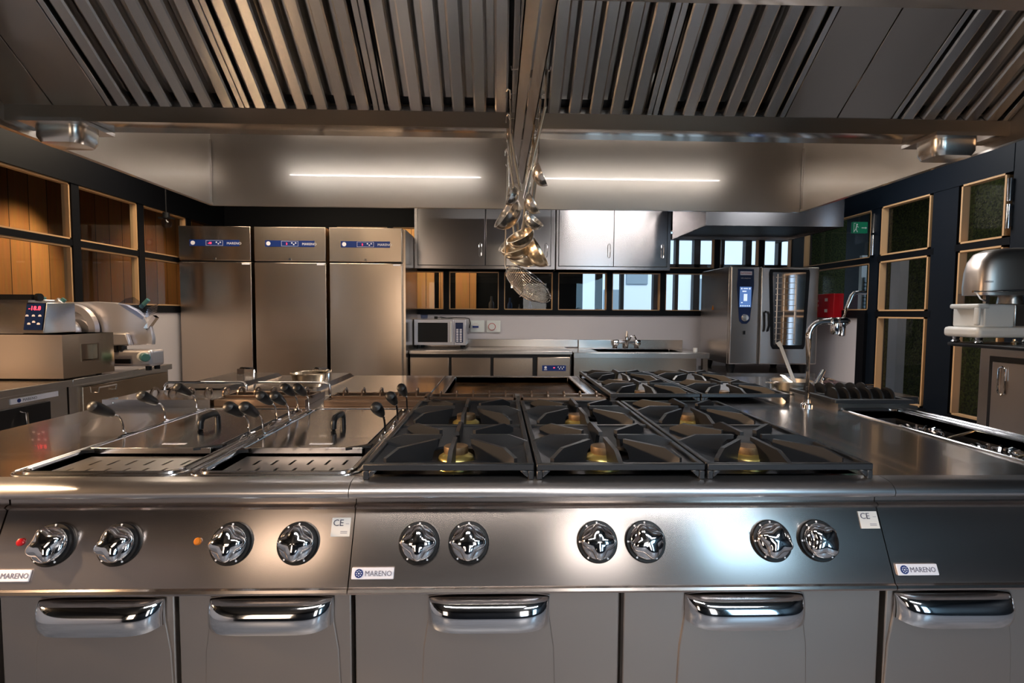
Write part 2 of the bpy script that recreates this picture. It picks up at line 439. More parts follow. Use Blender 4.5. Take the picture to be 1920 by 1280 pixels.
# ---- wall behind the camera with daylight windows (seen in the reflections)
mb = MB()
wins = [(-2.7, -1.9, 1.0, 2.5, 'window_warm'), (.75, 1.45, .9, 2.84, 'window_neutral'), (2.35, 3.2, .8, 2.84, 'window_day')]
mb.box(XL, XR, YF-.1, YF, 0, .7).box(XL, -2.7, YF-.1, YF, .7, 2.85).box(-1.9, .75, YF-.1, YF, .7, 2.85).box(1.45, 2.35, YF-.1, YF, .7, 2.85).box(3.2, XR, YF-.1, YF, .7, 2.85).box(-2.7, -1.9, YF-.1, YF, 2.5, 2.85).box(-2.7, -1.9, YF-.1, YF, .7, 1.0)
struct('wall_front', mb, 'blue_black')
for x0, x1, z0, z1, mm in wins:
    struct('window_%d' % k, MB().box(x0, x1, YF-.08, YF-.05, z0, z1), mm); k += 1

# ================================================================== ISLAND
SL, SR = -.337, .928
YN = 1.165            # front of the bullnose
Z0 = .90
PT = Vector((0, 1.225, .822)); PB = Vector((0, 1.153, .664))
pu = (PT-PB).normalized(); pn = Vector((0, -pu.z, pu.y))
def panel_pt(x, z, off=0):
    t = (z-PB.z)/(PT.z-PB.z); p = PB+(PT-PB)*t; return Vector((x, p.y, p.z))+pn*off
def worktop(root, x0, x1, holes, yb=2.42, name='worktop'):
    mb = MB()
    mb.plate(x0, x1, 1.225, yb, Z0, .03, holes)
    # rounded nose and the recessed strip below it
    prof = [(1.225, .90)]
    for i in range(1, 9):
        a = PI/2*i/8; prof.append((1.207-.042*math.sin(a), .876+.024*math.cos(a)))
    for i in range(1, 5):
        a = PI/2*i/4; prof.append((1.182-.017*math.cos(a), .876-.013*math.sin(a)))
    prof += [(1.232, .8645), (1.232, .87), (1.225, .87)]
    wt = mb.build(name, 'steel_top', root)
    nb = MB(); nb.ext([(x0+.0008, y, z) for y, z in prof], (x1-x0-.0016, 0, 0)); nb.build('rounded_front_edge', 'steel_nose', root)
    return wt
def body(root, x0, x1, yf=1.20, yb=2.42):
    mb = MB(); mb.box(x0+.004, x1-.004, yf+.03, yb, .15, .62)
    for x in (x0+.06, x1-.06):
        for y in (yf+.12, yb-.1): mb.cyl((x, y, 0), (x, y, .15), .025)
    return mb.build('body', 'steel', root)
def panel(root, x0, x1):
    mb = MB(); g = .0012
    a, b = panel_pt(0, .822), panel_pt(0, .668)
    prof = [(1.232, .865), (1.232, .832), (1.224, .832), (1.218, .828), (a.y, .820), (b.y+.000, .668)]
    for i in range(5):
        t = PI*i/4; prof.append((1.157-.009*math.sin(t)-.002, .658+.008*math.cos(t)))
    prof += [(1.17, .648), (1.25, .648), (1.25, .865)]
    mb.ext([(x0+g, y, z) for y, z in prof], (x1-x0-2*g, 0, 0))
    return mb.build('control_panel', 'steel_panel', root)
def knob_mesh():
    # chrome four pointed knob on a domed chrome disc, axis +z, then aimed along the panel normal
    a = MB()
    a.lathe([(.030, .008), (.038, .010), (.0398, .014), (.039, .018), (.036, .0225), (.022, .026), (.004, .027)], n=48)
    def rad(t, z): return .71+.29*(.5+.5*math.cos(4*t))**1.1
    a.lathe([(.038, .013), (.0404, .019), (.0402, .025), (.038, .0305), (.033, .035), (.0245, .038), (.014, .0397), (.002, .0402)], n=72, rad=rad)
    b = MB(); b.lathe([(.0475, 0), (.0475, .006), (.0455, .009), (.030, .010)], n=48)
    b.m = 1
    for t in (90, 125, 180, 235, 300):
        c = Vector((math.cos(R(t))*.0425, math.sin(R(t))*.0425, .0092)); b.lathe([(.0022, -.001), (.0022, .0012)], o=c, n=8)
    return a, b
def add_knob(root, x, rot=0, z=.752):
    a, b = knob_mesh()
    o = panel_pt(x, z)
    base = Matrix.Translation(o) @ Matrix(((1, 0, 0), (0, pu.y, pn.y), (0, pu.z, pn.z))).to_4x4()
    # columns: x->world x, y->pu, z->pn
    base = Matrix.Translation(o) @ Matrix(((1, pu.x, pn.x, 0), (0, pu.y, pn.y, 0), (0, pu.z, pn.z, 0), (0, 0, 0, 1)))
    for m_, T in ((a, base @ Matrix.Rotation(R(rot), 4, 'Z')), (b, base)):
        m_.v = [T @ v for v in m_.v]
    kn = a.build('control_knob', 'chrome', root, angle=50)
    bz = b.build('knob_bezel', ['black_plastic', 'white_ink'], kn); bz['label'] = 'black dial ring with white marks'
def badge(root, x0, x1, z, h, name='maker_badge'):
    n = pn; o = panel_pt(0, z); w = x1-x0
    mb = MB(); c = panel_pt((x0+x1)/2, z, .002)
    mb.T = Matrix.Translation(c) @ Matrix(((1, pu.x, pn.x, 0), (0, pu.y, pn.y, 0), (0, pu.z, pn.z, 0), (0, 0, 0, 1)))
    mb.box(-w/2, w/2, -h/2, h/2, -.002, .002)
    bd = mb.build(name, 'badge_white', root, bevel=.0015)
    t = MB(); t.T = mb.T
    t.text('MARENO', (-w/2+.030, -h*.22, .0025), h*.64, (1, 0, 0), (0, 1, 0), sx=.93)
    lt = t.build('lettering', 'ink', bd)
    s = MB(); s.T = mb.T; s.lathe([(.0095, .001), (.0095, .003)], o=(-w/2+.017, 0, 0), n=28)
    s.m = 1; s.lathe([(.0018, .002), (.0018, .0036)], o=(-w/2+.017, 0, 0), n=10)
    for i in range(8):
        t_ = 2*PI*i/8; s.lathe([(.0012, .002), (.0012, .0036)], o=(-w/2+.017+.0055*math.cos(t_), .0055*math.sin(t_), 0), n=6)
    s.build('emblem', ['blue_badge', 'white_ink'], bd)
def sticker(root, x0, x1, z0, z1):
    mb = MB(); c = panel_pt((x0+x1)/2, (z0+z1)/2, .0006); w = x1-x0; h = (z1-z0)/pu.z
    T = Matrix.Translation(c) @ Matrix(((1, pu.x, pn.x, 0), (0, pu.y, pn.y, 0), (0, pu.z, pn.z, 0), (0, 0, 0, 1)))
    mb.T = T; mb.box(-w/2, w/2, -h/2, h/2, -.0005, .0005)
    st = mb.build('rating_sticker', 'sticker', root)
    t = MB(); t.T = T; t.text('CE', (-w*.44, h*.06, .0008), h*.50, (1, 0, 0), (0, 1, 0), sx=1.0)
    t.text('CE', (-w*.435, h*.06, .0008), h*.50, (1, 0, 0), (0, 1, 0), sx=1.0)
    t.box(w*.24, w*.42, h*.16, h*.18, .0005, .0008).box(.0, w*.36, -h*.25, -h*.22, .0005, .0008).box(.0, w*.36, -h*.33, -h*.30, .0005, .0008)
    t.build('lettering', 'ink', st)
def door(root, x0, x1, hx, y=1.19, hinge=None):
    mb = MB(); mb.box(x0+.003, x1-.003, y, y+.03, .16, .638)
    # pressed pocket that flares below the handle
    hw = .142
    d = mb.build('door', 'steel_door', root, bevel=.003)
    pk = MB(); zt, zb = .615, .30
    pk.ext([(hx-hw+.005, y+.002, zt), (hx+hw-.005, y+.002, zt), (hx+hw+.012, y+.002, .5), (hx+hw+.02, y+.002, zb), (hx-hw-.02, y+.002, zb), (hx-hw-.012, y+.002, .5)], (0, -.0065, 0))
    pk.build('pressed_pocket', 'steel_door', d, bevel=.004, seg=3)
    # chrome cup handle
    h = MB(); n = 33; vs = []; W = .285; H = .072; D = .045; zc = .596
    prof = []
    for j in range(19):
        ph = R(122)*j/18
        z = H/2-H*(1-math.cos(ph))/(1-math.cos(R(122)))
        yy = D*math.sin(ph)**.85
        prof.append((yy, z))
    prof += [(D*.80, -H/2+.001), (D*.88, -H/2+.012), (D*.86, 0), (D*.5, H/2-.012), (0, H/2-.012)]
    m = len(prof)
    for i in range(n):
        u = -1+2*i/(n-1)
        u = math.sin(u*PI/2)
        k = (1-abs(u)**5)**.5
        kz = .80+.20*(1-abs(u)**6)
        for (yy, z) in prof: vs.append((hx+u*W/2, y-.004-yy*k, zc+ (z-H/2)*kz+H/2 - (1-k)*.006))
    fs = []
    for i in range(n-1):
        for j in range(m-1): fs.append((i*m+j, i*m+j+1, (i+1)*m+j+1, (i+1)*m+j))
    h.add(vs, fs); hd = h.build('door_handle', 'chrome', d, angle=75); hd['label'] = 'chrome cup handle'
    return d
def half_disc(mb, x, y, z, r, th, inner=0):
    n = 14
    o = [(x, y+r*math.cos(PI*i/n), z+r*math.sin(PI*i/n)) for i in range(n+1)]
    if inner:
        q = inner
        for i in range(n):
            a0, a1 = PI*i/n, PI*(i+1)/n
            pts = [(x, y+r*math.cos(a0), z+r*math.sin(a0)), (x, y+r*math.cos(a1), z+r*math.sin(a1)), (x, y+q*math.cos(a1), z+q*math.sin(a1)), (x, y+q*math.cos(a0), z+q*math.sin(a0))]
            mb.ext(pts, (th, 0, 0))
    else: mb.ext(o, (th, 0, 0))

# ---------- twin-well cooker, left of the gas range
W1 = (-1.135, -.775, 1.25, 2.06); W2 = (-.715, -.357, 1.25, 2.06)
LX0 = -1.145
cook = thing('twin_well_cooker', 'stainless twin-well pasta cooker at front left of the cooking island with four chrome knobs', 'cooker', ((LX0+SL)/2, 1.8, 0))
worktop(cook, LX0-.012, SL, [W1, W2]); body(cook, LX0, SL); panel(cook, LX0, SL)
for w in (W1, W2):
    mb = MB(); mb.basin(w[0], w[1], w[2], w[3], .66, .898); wl = mb.build('well', 'shade_steel', cook)
    mb = MB(); mb.tube(rrect(w[0]-.004, w[1]+.004, w[2]-.004, w[3]+.004, .9, .035), .0075, n=8, closed=True)
    mb.tube(rrect(w[0]-.026, w[1]+.024, w[2]-.02, w[3]+.02, .899, .045), .0045, n=8, closed=True)
    mb.build('rim', 'steel_top', cook)
add_knob(cook, -1.017, 25); add_knob(cook, -.868, 20); add_knob(cook, -.614, 5); add_knob(cook, -.461, 0)
for x, mname, lb in ((-1.092, 'red_lens', 'red pilot lamp'), (-.692, 'amber_lens', 'amber pilot lamp')):
    mb = MB(); mb.lathe([(.0085, 0), (.0085, .003), (.006, .006), (.001, .007)], o=panel_pt(x, .757), d=pn, n=16); o = mb.build('pilot_lamp', mname, cook); o['label'] = lb
badge(cook, -1.140, -1.046, .693, .025)
sticker(cook, -.389, -.345, .765, .803)
door(cook, LX0+.002, -.744, -.908); door(cook, -.740, SL, -.522)

# drain plates and lids of the wells
def drain_plate(w, label):
    t = thing('drain_plate', label, 'plate', ((w[0]+w[1])/2, 1.34, .88), 'slotted drain plates')
    hl = []
    x0, x1 = w[0]+.024, w[1]-.004
    for r_, y in enumerate((1.285, 1.355)):
        for i in range(6):
            x = x0+.042+i*(x1-x0-.07)/5.6+(.012 if r_ else -.006)
            hl.append((x-.0035, x+.0035, y, y+.045))
    mb = MB(); mb.plate(x0, x1, w[2]+.012, 1.435, .889, .003, hl); mb.build('slotted_sheet', 'steel_nose', t)
    mb = MB(); mb.box(x0, x1, w[2]+.008, w[2]+.012, .872, .8905).box(x1-.002, x1+.001, w[2]+.02, 1.43, .872, .8895).box(x0, x0+.02, w[2]+.012, w[2]+.03, .87, .888)
    mb.build('folded_edge', 'steel', t)
    # the well steel under the slots is coloured dark in place of shade
def well_lid(w, label):
    cx = (w[0]+w[1])/2
    t = thing('well_lid', label, 'lid', (cx, 1.75, .9), 'flat lids of the cooking wells')
    mb = MB(); mb.box(w[0]+.012, w[1]-.022, 1.452, 2.035, .902, .9065).box(w[0]+.012, w[1]-.022, 1.449, 1.4535, .893, .910)
    mb.build('lid_sheet', 'steel_top', t, bevel=.001)
    h = MB(); hx = cx+.012; hy = 1.71; L = .052
    pts = [(hx-.0, hy-L, .906), (hx, hy-L+.002, .935), (hx, hy-L+.016, .949), (hx, hy+L-.016, .949), (hx, hy+L-.002, .935), (hx, hy+L, .906)]
    p2 = []
    for a, b in zip(pts, pts[1:]): p2 += [Vector(a).lerp(Vector(b), q/3) for q in range(3)]
    p2.append(Vector(pts[-1]))
    h.tube(p2, .0095, n=10)
    h.build('lid_handle', 'bakelite', t)
    s = MB(); s.box(hx-.02, hx+.045, 1.50, 1.512, .9065, .9072); s.m = 1; s.text('MARENO', (hx-.014, 1.5025, .9075), .009, (1, 0, 0), (0, 1, 0), depth=.0001)
    s.build('small_label', ['badge_white', 'ink'], t)
drain_plate(W1, 'slotted drain plate at the front of the left cooking well'); drain_plate(W2, 'slotted drain plate at the front of the right cooking well beside the gas range')
well_lid(W1, 'flat lid with black handle on the left cooking well'); well_lid(W2, 'flat lid with black handle on the right cooking well beside the gas range')

# cooking baskets: their black grips stand on wires along the wells
def basket(x, y, side, label):
    t = thing('cooking_basket', label, 'basket', (x, y, .9), 'basket handles along the two cooking wells')
    g0 = Vector((x, y-.042, .980)); g1 = Vector((x, y-.118, 1.018))
    wy = [(x+side*.018, y+.015, .896), (x+side*.004, y+.012, .909), (x, y+.004, .913), (x, y, .925), (x, y-.002, .942), (x, y-.010, .960), (x, y-.024, .973), tuple(g0), tuple(g0.lerp(g1, .2))]
    w = MB(); w.tube(wy, .0032, n=8)
    w.tube([(x+side*.006, y-.05, .905), (x+side*.008, y-.02, .910), (x+side*.006, y+.05, .906)], .003, n=6)
    w.build('handle_wire', 'chrome', t)
    g = MB(); g.lathe([(.007, 0), (.0105, .004), (.013, .02), (.0165, .055), (.017, .078), (.014, .087), (.006, .091)], o=g0, d=(g1-g0), n=18)
    g.build('grip', 'bakelite', t)
    b = MB(); x2 = x+side*.045
    for zz in (.70, .76, .82, .875): b.tube(rrect(min(x+side*.012, x+side*.10), max(x+side*.012, x+side*.10), y-.06, y+.10, zz, .02, 3), .0018, n=5, closed=True)
    for q in range(5):
        for xx in (x+side*.012, x+side*.10): b.tube([(xx, y-.06+q*.04, .70), (xx, y-.06+q*.04, .875)], .0015, n=5)
    b.build('wire_basket', 'chrome', t)
pos = {'nearest': 1.61, 'middle': 1.81, 'farthest': 2.0}
for nm, y in pos.items():
    basket(-1.148, y, 1, 'black-gripped basket handle, %s of three on the left side of the left well' % nm)
    basket(-.768, y, -1, 'black-gripped basket handle, %s of three on the right side of the left well' % nm)
    basket(-.724, y, 1, 'black-gripped basket handle, %s of three on the left side of the right well' % nm)
    basket(-.350, y, -1, 'black-gripped basket handle, %s of three beside the gas range' % nm)
for x in (-.795, -.377):
    MB().box(x, x+.016, 1.47, 2.03, .885, .903).build('side_gap_shade', 'black_plastic', cook)  # black bar standing for shade in the gap beside the lid
    MB().ext([(x-.045, 1.440, .904), (x+.016, 1.475, .904), (x+.016, 1.50, .904), (x-.05, 1.452, .904)], (0, 0, .006)).build('basket_rest', 'black_plastic', cook)
    MB().ext([(x-.342, 1.43, .899), (x-.312, 1.44, .899), (x-.342, 1.465, .899)], (0, 0, .008)).build('basket_rest', 'black_plastic', cook)

# ---------- neutral worktop, far left
neu = thing('neutral_unit', 'plain stainless worktop unit at the left end of the island', 'worktop unit', (-1.38, 1.8, 0))
worktop(neu, -1.60, LX0-.012, []); body(neu, -1.60, LX0-.004)
panel(neu, -1.60, LX0-.002)
mb = MB(); mb.box(-1.585, -1.17, 2.13, 2.142, .90, .928).box(-1.60, -1.17, 2.142, 2.42, .90, .924).box(-1.6, -1.585, 2.13, 2.2, .9, .928)
mb.cyl((-1.560, 2.128, .915), (-1.560, 2.131, .915), .004); mb.build('upstand', 'steel_top', neu)
door(neu, -1.598, -1.15, -1.37)

# ---------- six burner gas range
rng = thing('gas_range', 'six-burner stainless gas range at the centre front of the island', 'range', ((SL+SR)/2, 1.8, 0))
G0 = -.316; GW = .405
holes = [(G0+i*GW+.014, G0+(i+1)*GW-.014, 1.215+.012, 2.08) for i in range(3)]
holes = [(h[0], h[1], 1.238, 2.08) for h in holes]
worktop(rng, SL, SR, holes); body(rng, SL, SR); panel(rng, SL, SR)
for h in holes:
    mb = MB(); mb.basin(h[0], h[1], h[2], h[3], .868, .898); mb.build('spill_tray', 'iron_pan', rng)
BY = (1.415, 1.865)
for i in range(3):
    for y in BY:
        x = G0+(i+.5)*GW
        b = MB(); b.lathe([(.060, .868), (.058, .874), (.050, .876), (.050, .888), (.047, .896), (.038, .902), (.031, .906), (.031, .910)], o=(x, y, 0), n=32)
        bb = b.build('burner', 'brass', rng)
        c = MB(); c.lathe([(.0325, .905), (.0335, .908), (.0335, .921), (.032, .9245), (.02, .9255), (.002, .9255)], o=(x, y, 0), n=32, rad=lambda t, z: 1-.02*(math.sin(t*24) > 0)*(z < .92)); cc = c.build('burner_cap', 'burner_cap', bb)
for x, r_ in ((-.181, 0), (-.066, 0), (.236, 0), (.350, 20), (.652, -22), (.765, 40)): add_knob(rng, x, r_)
badge(rng, SL+.006, SL+.102, .693, .025)
sticker(rng, .878, .924, .776, .812)
door(rng, SL+.003, .2935, -.018); door(rng, .2985, SR-.004, .589)

# pan supports
def make_grate(x0, y0, label, group, name='burner_grate'):
    W_ = GW-.006; D_ = .885
    t = thing(name, label, 'grate', (x0, y0, Z0), group)
    o = Vector((x0, y0, 0)); zt = .937
    f = MB()
    X0, X1, Y0, Y1 = x0, x0+W_, y0, y0+D_
    for (a, b, c, d) in ((X0, X1, Y0, Y0+.014), (X0, X1, Y1-.014, Y1), (X0, X0+.014, Y0+.014, Y1-.014), (X1-.014, X1, Y0+.014, Y1-.014)):
        f.box(a, b, c, d, .921, zt)
    for (cx, sx) in ((X0, 1), (X1, -1)):
        for (cy, sy) in ((Y0, 1), (Y1, -1)):
            a, b = sorted((cx, cx+sx*.014)); c, d = sorted((cy, cy+sy*.014))
            f.box(a, b, c, d, Z0, .921)
            f.ext([(cx+sx*.014, c, .921), (cx+sx*.034, c, .921), (cx+sx*.014, c, .903)], (0, d-c, 0))
    f.box(X0+.014, X1-.014, (Y0+Y1)/2-.009, (Y0+Y1)/2+.009, .921, .934)
    f.build('frame', 'iron', t, bevel=.002, seg=1, angle=20)
    bys = (y0+D_*.25, y0+D_*.75); bx = x0+W_/2
    for by in bys:
        # sheet with a round opening around the burner
        s = MB(); n = 48; hx, hy = W_/2-.012, D_/4-.010; zs = .902; rr = .086
        inn = []; out = []
        for i in range(n):
            a = 2*PI*i/n; c, sn = math.cos(a), math.sin(a)
            inn.append((bx+rr*c, by+rr*sn))
            kk = min(hx/abs(c) if abs(c) > 1e-6 else 9, hy/abs(sn) if abs(sn) > 1e-6 else 9)
            out.append((bx+kk*c, by+kk*sn))
        vs = [(x, y, zs) for x, y in inn]+[(x, y, .9285) for x, y in out]+[(x, y, zs-.008) for x, y in inn]
        fs = []
        for i in range(n):
            j = (i+1) % n
            fs += [(i, j, n+j, n+i)[::-1], (2*n+i, 2*n+j, j, i)[::-1]]
        s.add(vs, fs); s.build('dished_plate', 'iron_pan', t, angle=60)
        for k_ in range(8):
            a = PI/4*k_; c, sn = round(math.cos(a), 6), round(math.sin(a), 6)
            dx, dy = (c, sn)
            if abs(c) > .1 and abs(sn) > .1:
                v = Vector((.158*(1 if c > 0 else -1), .172*(1 if sn > 0 else -1))); ro = v.length; dx, dy = v/ro
                ri = .070
            else:
                ro = (W_/2-.004) if abs(c) > .5 else (D_/4-.004)
                ri = .040 if abs(c) > .5 else .030
            zt2 = .955
            pr = [(ri, zt2), (ro-.05, zt2), (ro, .937), (ro, .922), (.088, .898), (.080, .915), (.070, .932), (.058, .942), (ri, .9445)]
            if ri > .06: pr = [(ri, zt2), (ro-.04, zt2), (ro, .937), (ro, .922), (.092, .90), (.084, .925), (ri, .938)]
            th = .011; px, py = -dy*th/2, dx*th/2
            g = MB(); g.ext([(bx+dx*r_-px, by+dy*r_-py, z) for r_, z in pr], (2*px, 2*py, 0))
            g.build('finger', 'iron', t, angle=20)
    return t
gname = 'cast pan supports on the front gas range'
g = make_grate(G0+.003, 1.197, 'black cast iron burner grate at the left end of the front range', gname)
copy_tree(g, None, (G0+GW+.003, 1.197, Z0), 'black cast iron burner grate in the middle of the front range')
copy_tree(g, None, (G0+2*GW+.003, 1.197, Z0), 'black cast iron burner grate at the right end of the front range')

# ---------- right unit: worktop with deep well and tap
rw = (1.405, 1.625, 1.27, 2.06)
ru = thing('sunken_well_unit', 'stainless island unit at front right with a deep dark well', 'cooker', (1.32, 1.8, 0))
worktop(ru, SR, 1.72, [rw]); body(ru, SR, 1.72); panel(ru, SR, 1.72)
mb = MB(); mb.basin(rw[0], rw[1], rw[2], rw[3], .70, .899); mb.build('well', 'shade_steel', ru)
mb = MB(); mb.tube(rrect(rw[0]-.003, rw[1]+.006, rw[2]-.004, rw[3]+.02, .901, .03), .006, n=8, closed=True)
mb.tube([(1.66, 1.25, .902), (1.66, 2.10, .902)], .006).tube([(1.70, 1.25, .902), (1.70, 2.10, .902)], .006)
mb.build('rim', 'steel_top', ru)
badge(ru, SR+.010, SR+.108, .693, .025)
door(ru, SR+.005, 1.322, 1.095); door(ru, 1.328, 1.715, 1.5)
def round_basket(x, y, label):
    t = thing('round_basket', label, 'basket', (x, y, .80), 'chrome baskets in the right-hand well')
    b = MB(); n = 12
    for i in range(n):
        a = 2*PI*i/n; b.tube(arc((x+.055*math.cos(a), y+.055*math.sin(a), .882), .013, 0, 2*PI, 8, (math.cos(a), math.sin(a), 0), (0, 0, 1)), .0055, n=6)
    b.tube(arc((x, y, .885), .055, 0, 2*PI, 24, (1, 0, 0), (0, 1, 0)), .006, n=6)
    b.build('beaded_rim', 'chrome', t)
    c = MB(); c.lathe([(.052, .882), (.05, .80), (.045, .75), (.01, .745)], o=(x, y, 0), n=24, cap=False); c.build('bowl', 'satin', t)
round_basket(1.475, 1.76, 'chrome beaded basket, the farther one in the right-hand well')
round_basket(1.480, 1.49, 'chrome beaded basket, the nearer one in the right-hand well')
for (y, lb) in ((1.66, 'thin brass-coloured rod across the right-hand well between the two baskets'), (1.43, 'thin brass-coloured rod across the right-hand well in front of the nearer basket')):
    mb = MB(); mb.tube([(1.408, y-.03, .872), (1.50, y, .888), (1.622, y+.05, .896)], .0045, n=8)
    tag(mb.build('support_rod', 'warm_tinted_steel'), lb, 'rod', 'rods across the right-hand well')

# ---------- swivel water tap
tp = thing('swivel_tap', 'tall chrome swivel pot-filler tap standing on the right of the island', 'tap', (1.322, 2.17, Z0))
mb = MB(); mb.lathe([(.024, .90), (.024, .908), (.014, .914), (.0135, .93)], o=(1.322, 2.17, 0)); mb.build('base_flange', 'chrome', tp)
mb = MB(); path = [(1.322, 2.17, .905), (1.318, 2.17, 1.19)]+arc((1.378, 2.17, 1.20), .06, PI, PI/2, 10, (1, 0, 0), (0, 0, 1))+[(1.40, 2.17, 1.262), (1.42, 2.17, 1.262)]
mb.tube(path, .0125, n=16); mb.build('spout_pipe', 'chrome', tp)
mb = MB(); mb.lathe([(.014, 0), (.017, .005), (.013, .012), (.013, .03), (.018, .036), (.018, .07), (.011, .08)], o=(1.405, 2.17, 1.262), d=(1, 0, 0)); mb.lathe([(.010, 0), (.014, .004), (.010, .014)], o=(1.475, 2.17, 1.262), d=(1, 0, 0))
mb.build('valve_body', 'chrome', tp)
mb = MB(); mb.lathe([(.018, 0), (.019, -.03), (.016, -.045), (.010, -.047)], o=(1.428, 2.165, 1.253)); mb.lathe([(.014, 0), (.013, -.05), (.010, -.055)], o=(1.447, 2.15, 1.255)); mb.build('nozzle', 'chrome', tp)
mb = MB(); mb.tube([(1.462, 2.17, 1.268), (1.478, 2.17, 1.32), (1.497, 2.17, 1.372), (1.508, 2.17, 1.382), (1.525, 2.17, 1.384), (1.556, 2.17, 1.383)], .0075, n=12, rr=[.007, .0075, .0085, .009, .008, .0085]); mb.build('lever', 'chrome', tp)

# ---------- flue grilles between the rows
def ring_grille(x0, n, step, y, z, label, boxed, matl='bronze_box', r=.034):
    t = thing('flue_grille', label, 'grille', (x0, y, .9), 'flue grilles along the middle of the island')
    x1 = x0+n*step
    b = MB()
    if boxed:
        b.box(x0-.01, x1+.01, y-.13, y-.118, .9, z).box(x0-.01, x0+.002, y-.118, y+.10, .9, z).box(x1-.002, x1+.01, y-.118, y+.10, .9, z).box(x0-.01, x1+.01, y+.10, y+.112, .9, z)
        b.box(x0, x1, y-.118, y-.03, z-.012, z-.004)
    b.box(x0-.012, x1+.012, y-.055, y-.043, z-.006, z+.006).box(x0-.012, x1+.012, y+.043, y+.055, z-.006, z+.006).box(x0-.012, x0, y-.055, y+.055, z-.006, z+.006).box(x1, x1+.012, y-.055, y+.055, z-.006, z+.006)
    b.build('frame', matl, t, bevel=.0015)
    for i in range(n):
        m_ = MB(); half_disc(m_, x0+step*(i+.5), y, z+.002, r, .006, inner=(0 if not boxed and matl == 'iron' and r > .04 else r*.72)); m_.build('vent_ring', matl, t)
    p = MB(); p.box(x0, x1, y-.042, y+.042, z-.03 if z > .92 else .9005, (z-.025) if z > .92 else .9015); p.build('slot_shade', 'shade_black', t)  # black sheet standing for shade in the flue opening
    return t
ring_grille(-1.150, 5, .070, 2.27, .927, 'bronze-toned ring grille on a box behind the left cooking well', True)
ring_grille(-.705, 5, .078, 2.27, .925, 'bronze-toned ring grille on a box behind the right cooking well', True)
ring_grille(-1.56, 5, .078, 2.33, .915, 'ring grille behind the plain worktop at the far left of the island', False)
ring_grille(-.30, 5, .074, 2.36, .906, 'ring grille left of two in front of the griddle', False, 'bronze_box', .026)
ring_grille(.115, 5, .074, 2.36, .906, 'ring grille right of two in front of the griddle', False, 'bronze_box', .026)
# disc grille at the right end
dg = thing('disc_grille', 'black grille with raised discs on a steel box at the right end of the island', 'grille', (1.54, 2.25, .9))
mb = MB(); mb.box(1.40, 1.70, 2.085, 2.10, .90, .928).box(1.40, 1.412, 2.10, 2.40, .90, .926).box(1.69, 1.70, 2.10, 2.40, .90, .926); mb.build('steel_box', 'steel', dg)
mb = MB()
mb.box(1.385, 1.715, 2.08, 2.105, .926, .942).box(1.385, 1.715, 2.40, 2.42, .926, .942).box(1.385, 1.41, 2.105, 2.40, .926, .942).box(1.69, 1.715, 2.105, 2.40, .926, .942).box(1.41, 1.69, 2.24, 2.255, .928, .942)
for i in range(11): mb.box(1.41+i*.0255, 1.416+i*.0255, 2.105, 2.40, .926, .936)
mb.build('frame', 'iron', dg, bevel=.002)
for y in (2.17, 2.33):
    for i in range(6):
        mb = MB(); half_disc(mb, 1.425+i*.048, y, .936, .045, .006); mb.build('vent_disc', 'iron', dg)
mb = MB(); mb.box(1.41, 1.69, 2.1, 2.4, .902, .906); mb.build('slot_shade', 'shade_black', dg)  # black sheet in place of the shade under the discs
# U-shaped guard bars
for x0, x1, lb in ((-1.545, -1.17, 'chrome U-shaped guard bar, the left one behind the cooking wells'), (-1.135, -.785, 'chrome U-shaped guard bar, the right one behind the cooking wells')):
    mb = MB(); y = 2.44; zt = .957
    mb.tube([(x0, y, .9), (x0, y, zt-.02), (x0+.006, y, zt-.006), (x0+.02, y, zt), (x1-.02, y, zt), (x1-.006, y, zt-.006), (x1, y, zt-.02), (x1, y, .9)], .006, n=10)
    tag(mb.build('guard_bar', 'chrome'), lb, 'guard bar', 'guard bars behind the cooking wells')

# ---------- back row of the island
YR0, YR1 = 2.422, 3.20
def back_unit(name, label, cat, x0, x1, holes=()):
    t = thing(name, label, cat, ((x0+x1)/2, 2.9, 0))
    mb = MB(); mb.plate(x0, x1, YR0, YR1, Z0, .035, list(holes)); mb.build('worktop', 'steel_top', t, bevel=.003)
    mb = MB(); mb.box(x0+.004, x1-.004, YR0, YR1-.03, .12, .855)
    for x in (x0+.06, x1-.06):
        for y in (YR0+.1, YR1-.1): mb.cyl((x, y, 0), (x, y, .12), .025)
    mb.build('body', 'steel', t)
    return t
bu = back_unit('lidded_pan_unit', 'back left island unit with two flat steel lids', 'cooker', -1.62, -.325)
for x0, x1, lb in ((-1.60, -1.30, 'shallow steel lid with a bow handle, at the far back left'), (-1.17, -.87, 'shallow steel lid with a bow handle under the golden pan')):
    t = thing('pan_lid', lb, 'lid', ((x0+x1)/2, 2.8, .9), 'flat lids at the back left of the island')
    mb = MB(); i_ = .018
    vs = [(x0, 2.47, .9), (x1, 2.47, .9), (x1, 3.16, .9), (x0, 3.16, .9), (x0+i_, 2.49, .922), (x1-i_, 2.49, .922), (x1-i_, 3.14, .922), (x0+i_, 3.14, .922)]
    mb.add(vs, [(0, 3, 2, 1), (4, 5, 6, 7), (0, 1, 5, 4), (1, 2, 6, 5), (2, 3, 7, 6), (3, 0, 4, 7)]); mb.build('lid_sheet', 'steel_top', t)
    hx = (x0+x1)/2-.01; hw = .042
    mb = MB(); mb.tube([(hx-hw, 3.05, .922), (hx-hw, 3.05, .95), (hx-hw+.008, 3.05, .958), (hx+hw-.008, 3.05, .958), (hx+hw, 3.05, .95), (hx+hw, 3.05, .922)], .006, n=8)
    mb.build('bow_handle', 'chrome', t)
    mb = MB(); mb.box(hx-hw-.006, hx-hw+.030, 3.035, 3.047, .925, .955); mb.build('handle_tab', 'bronze_box', t)
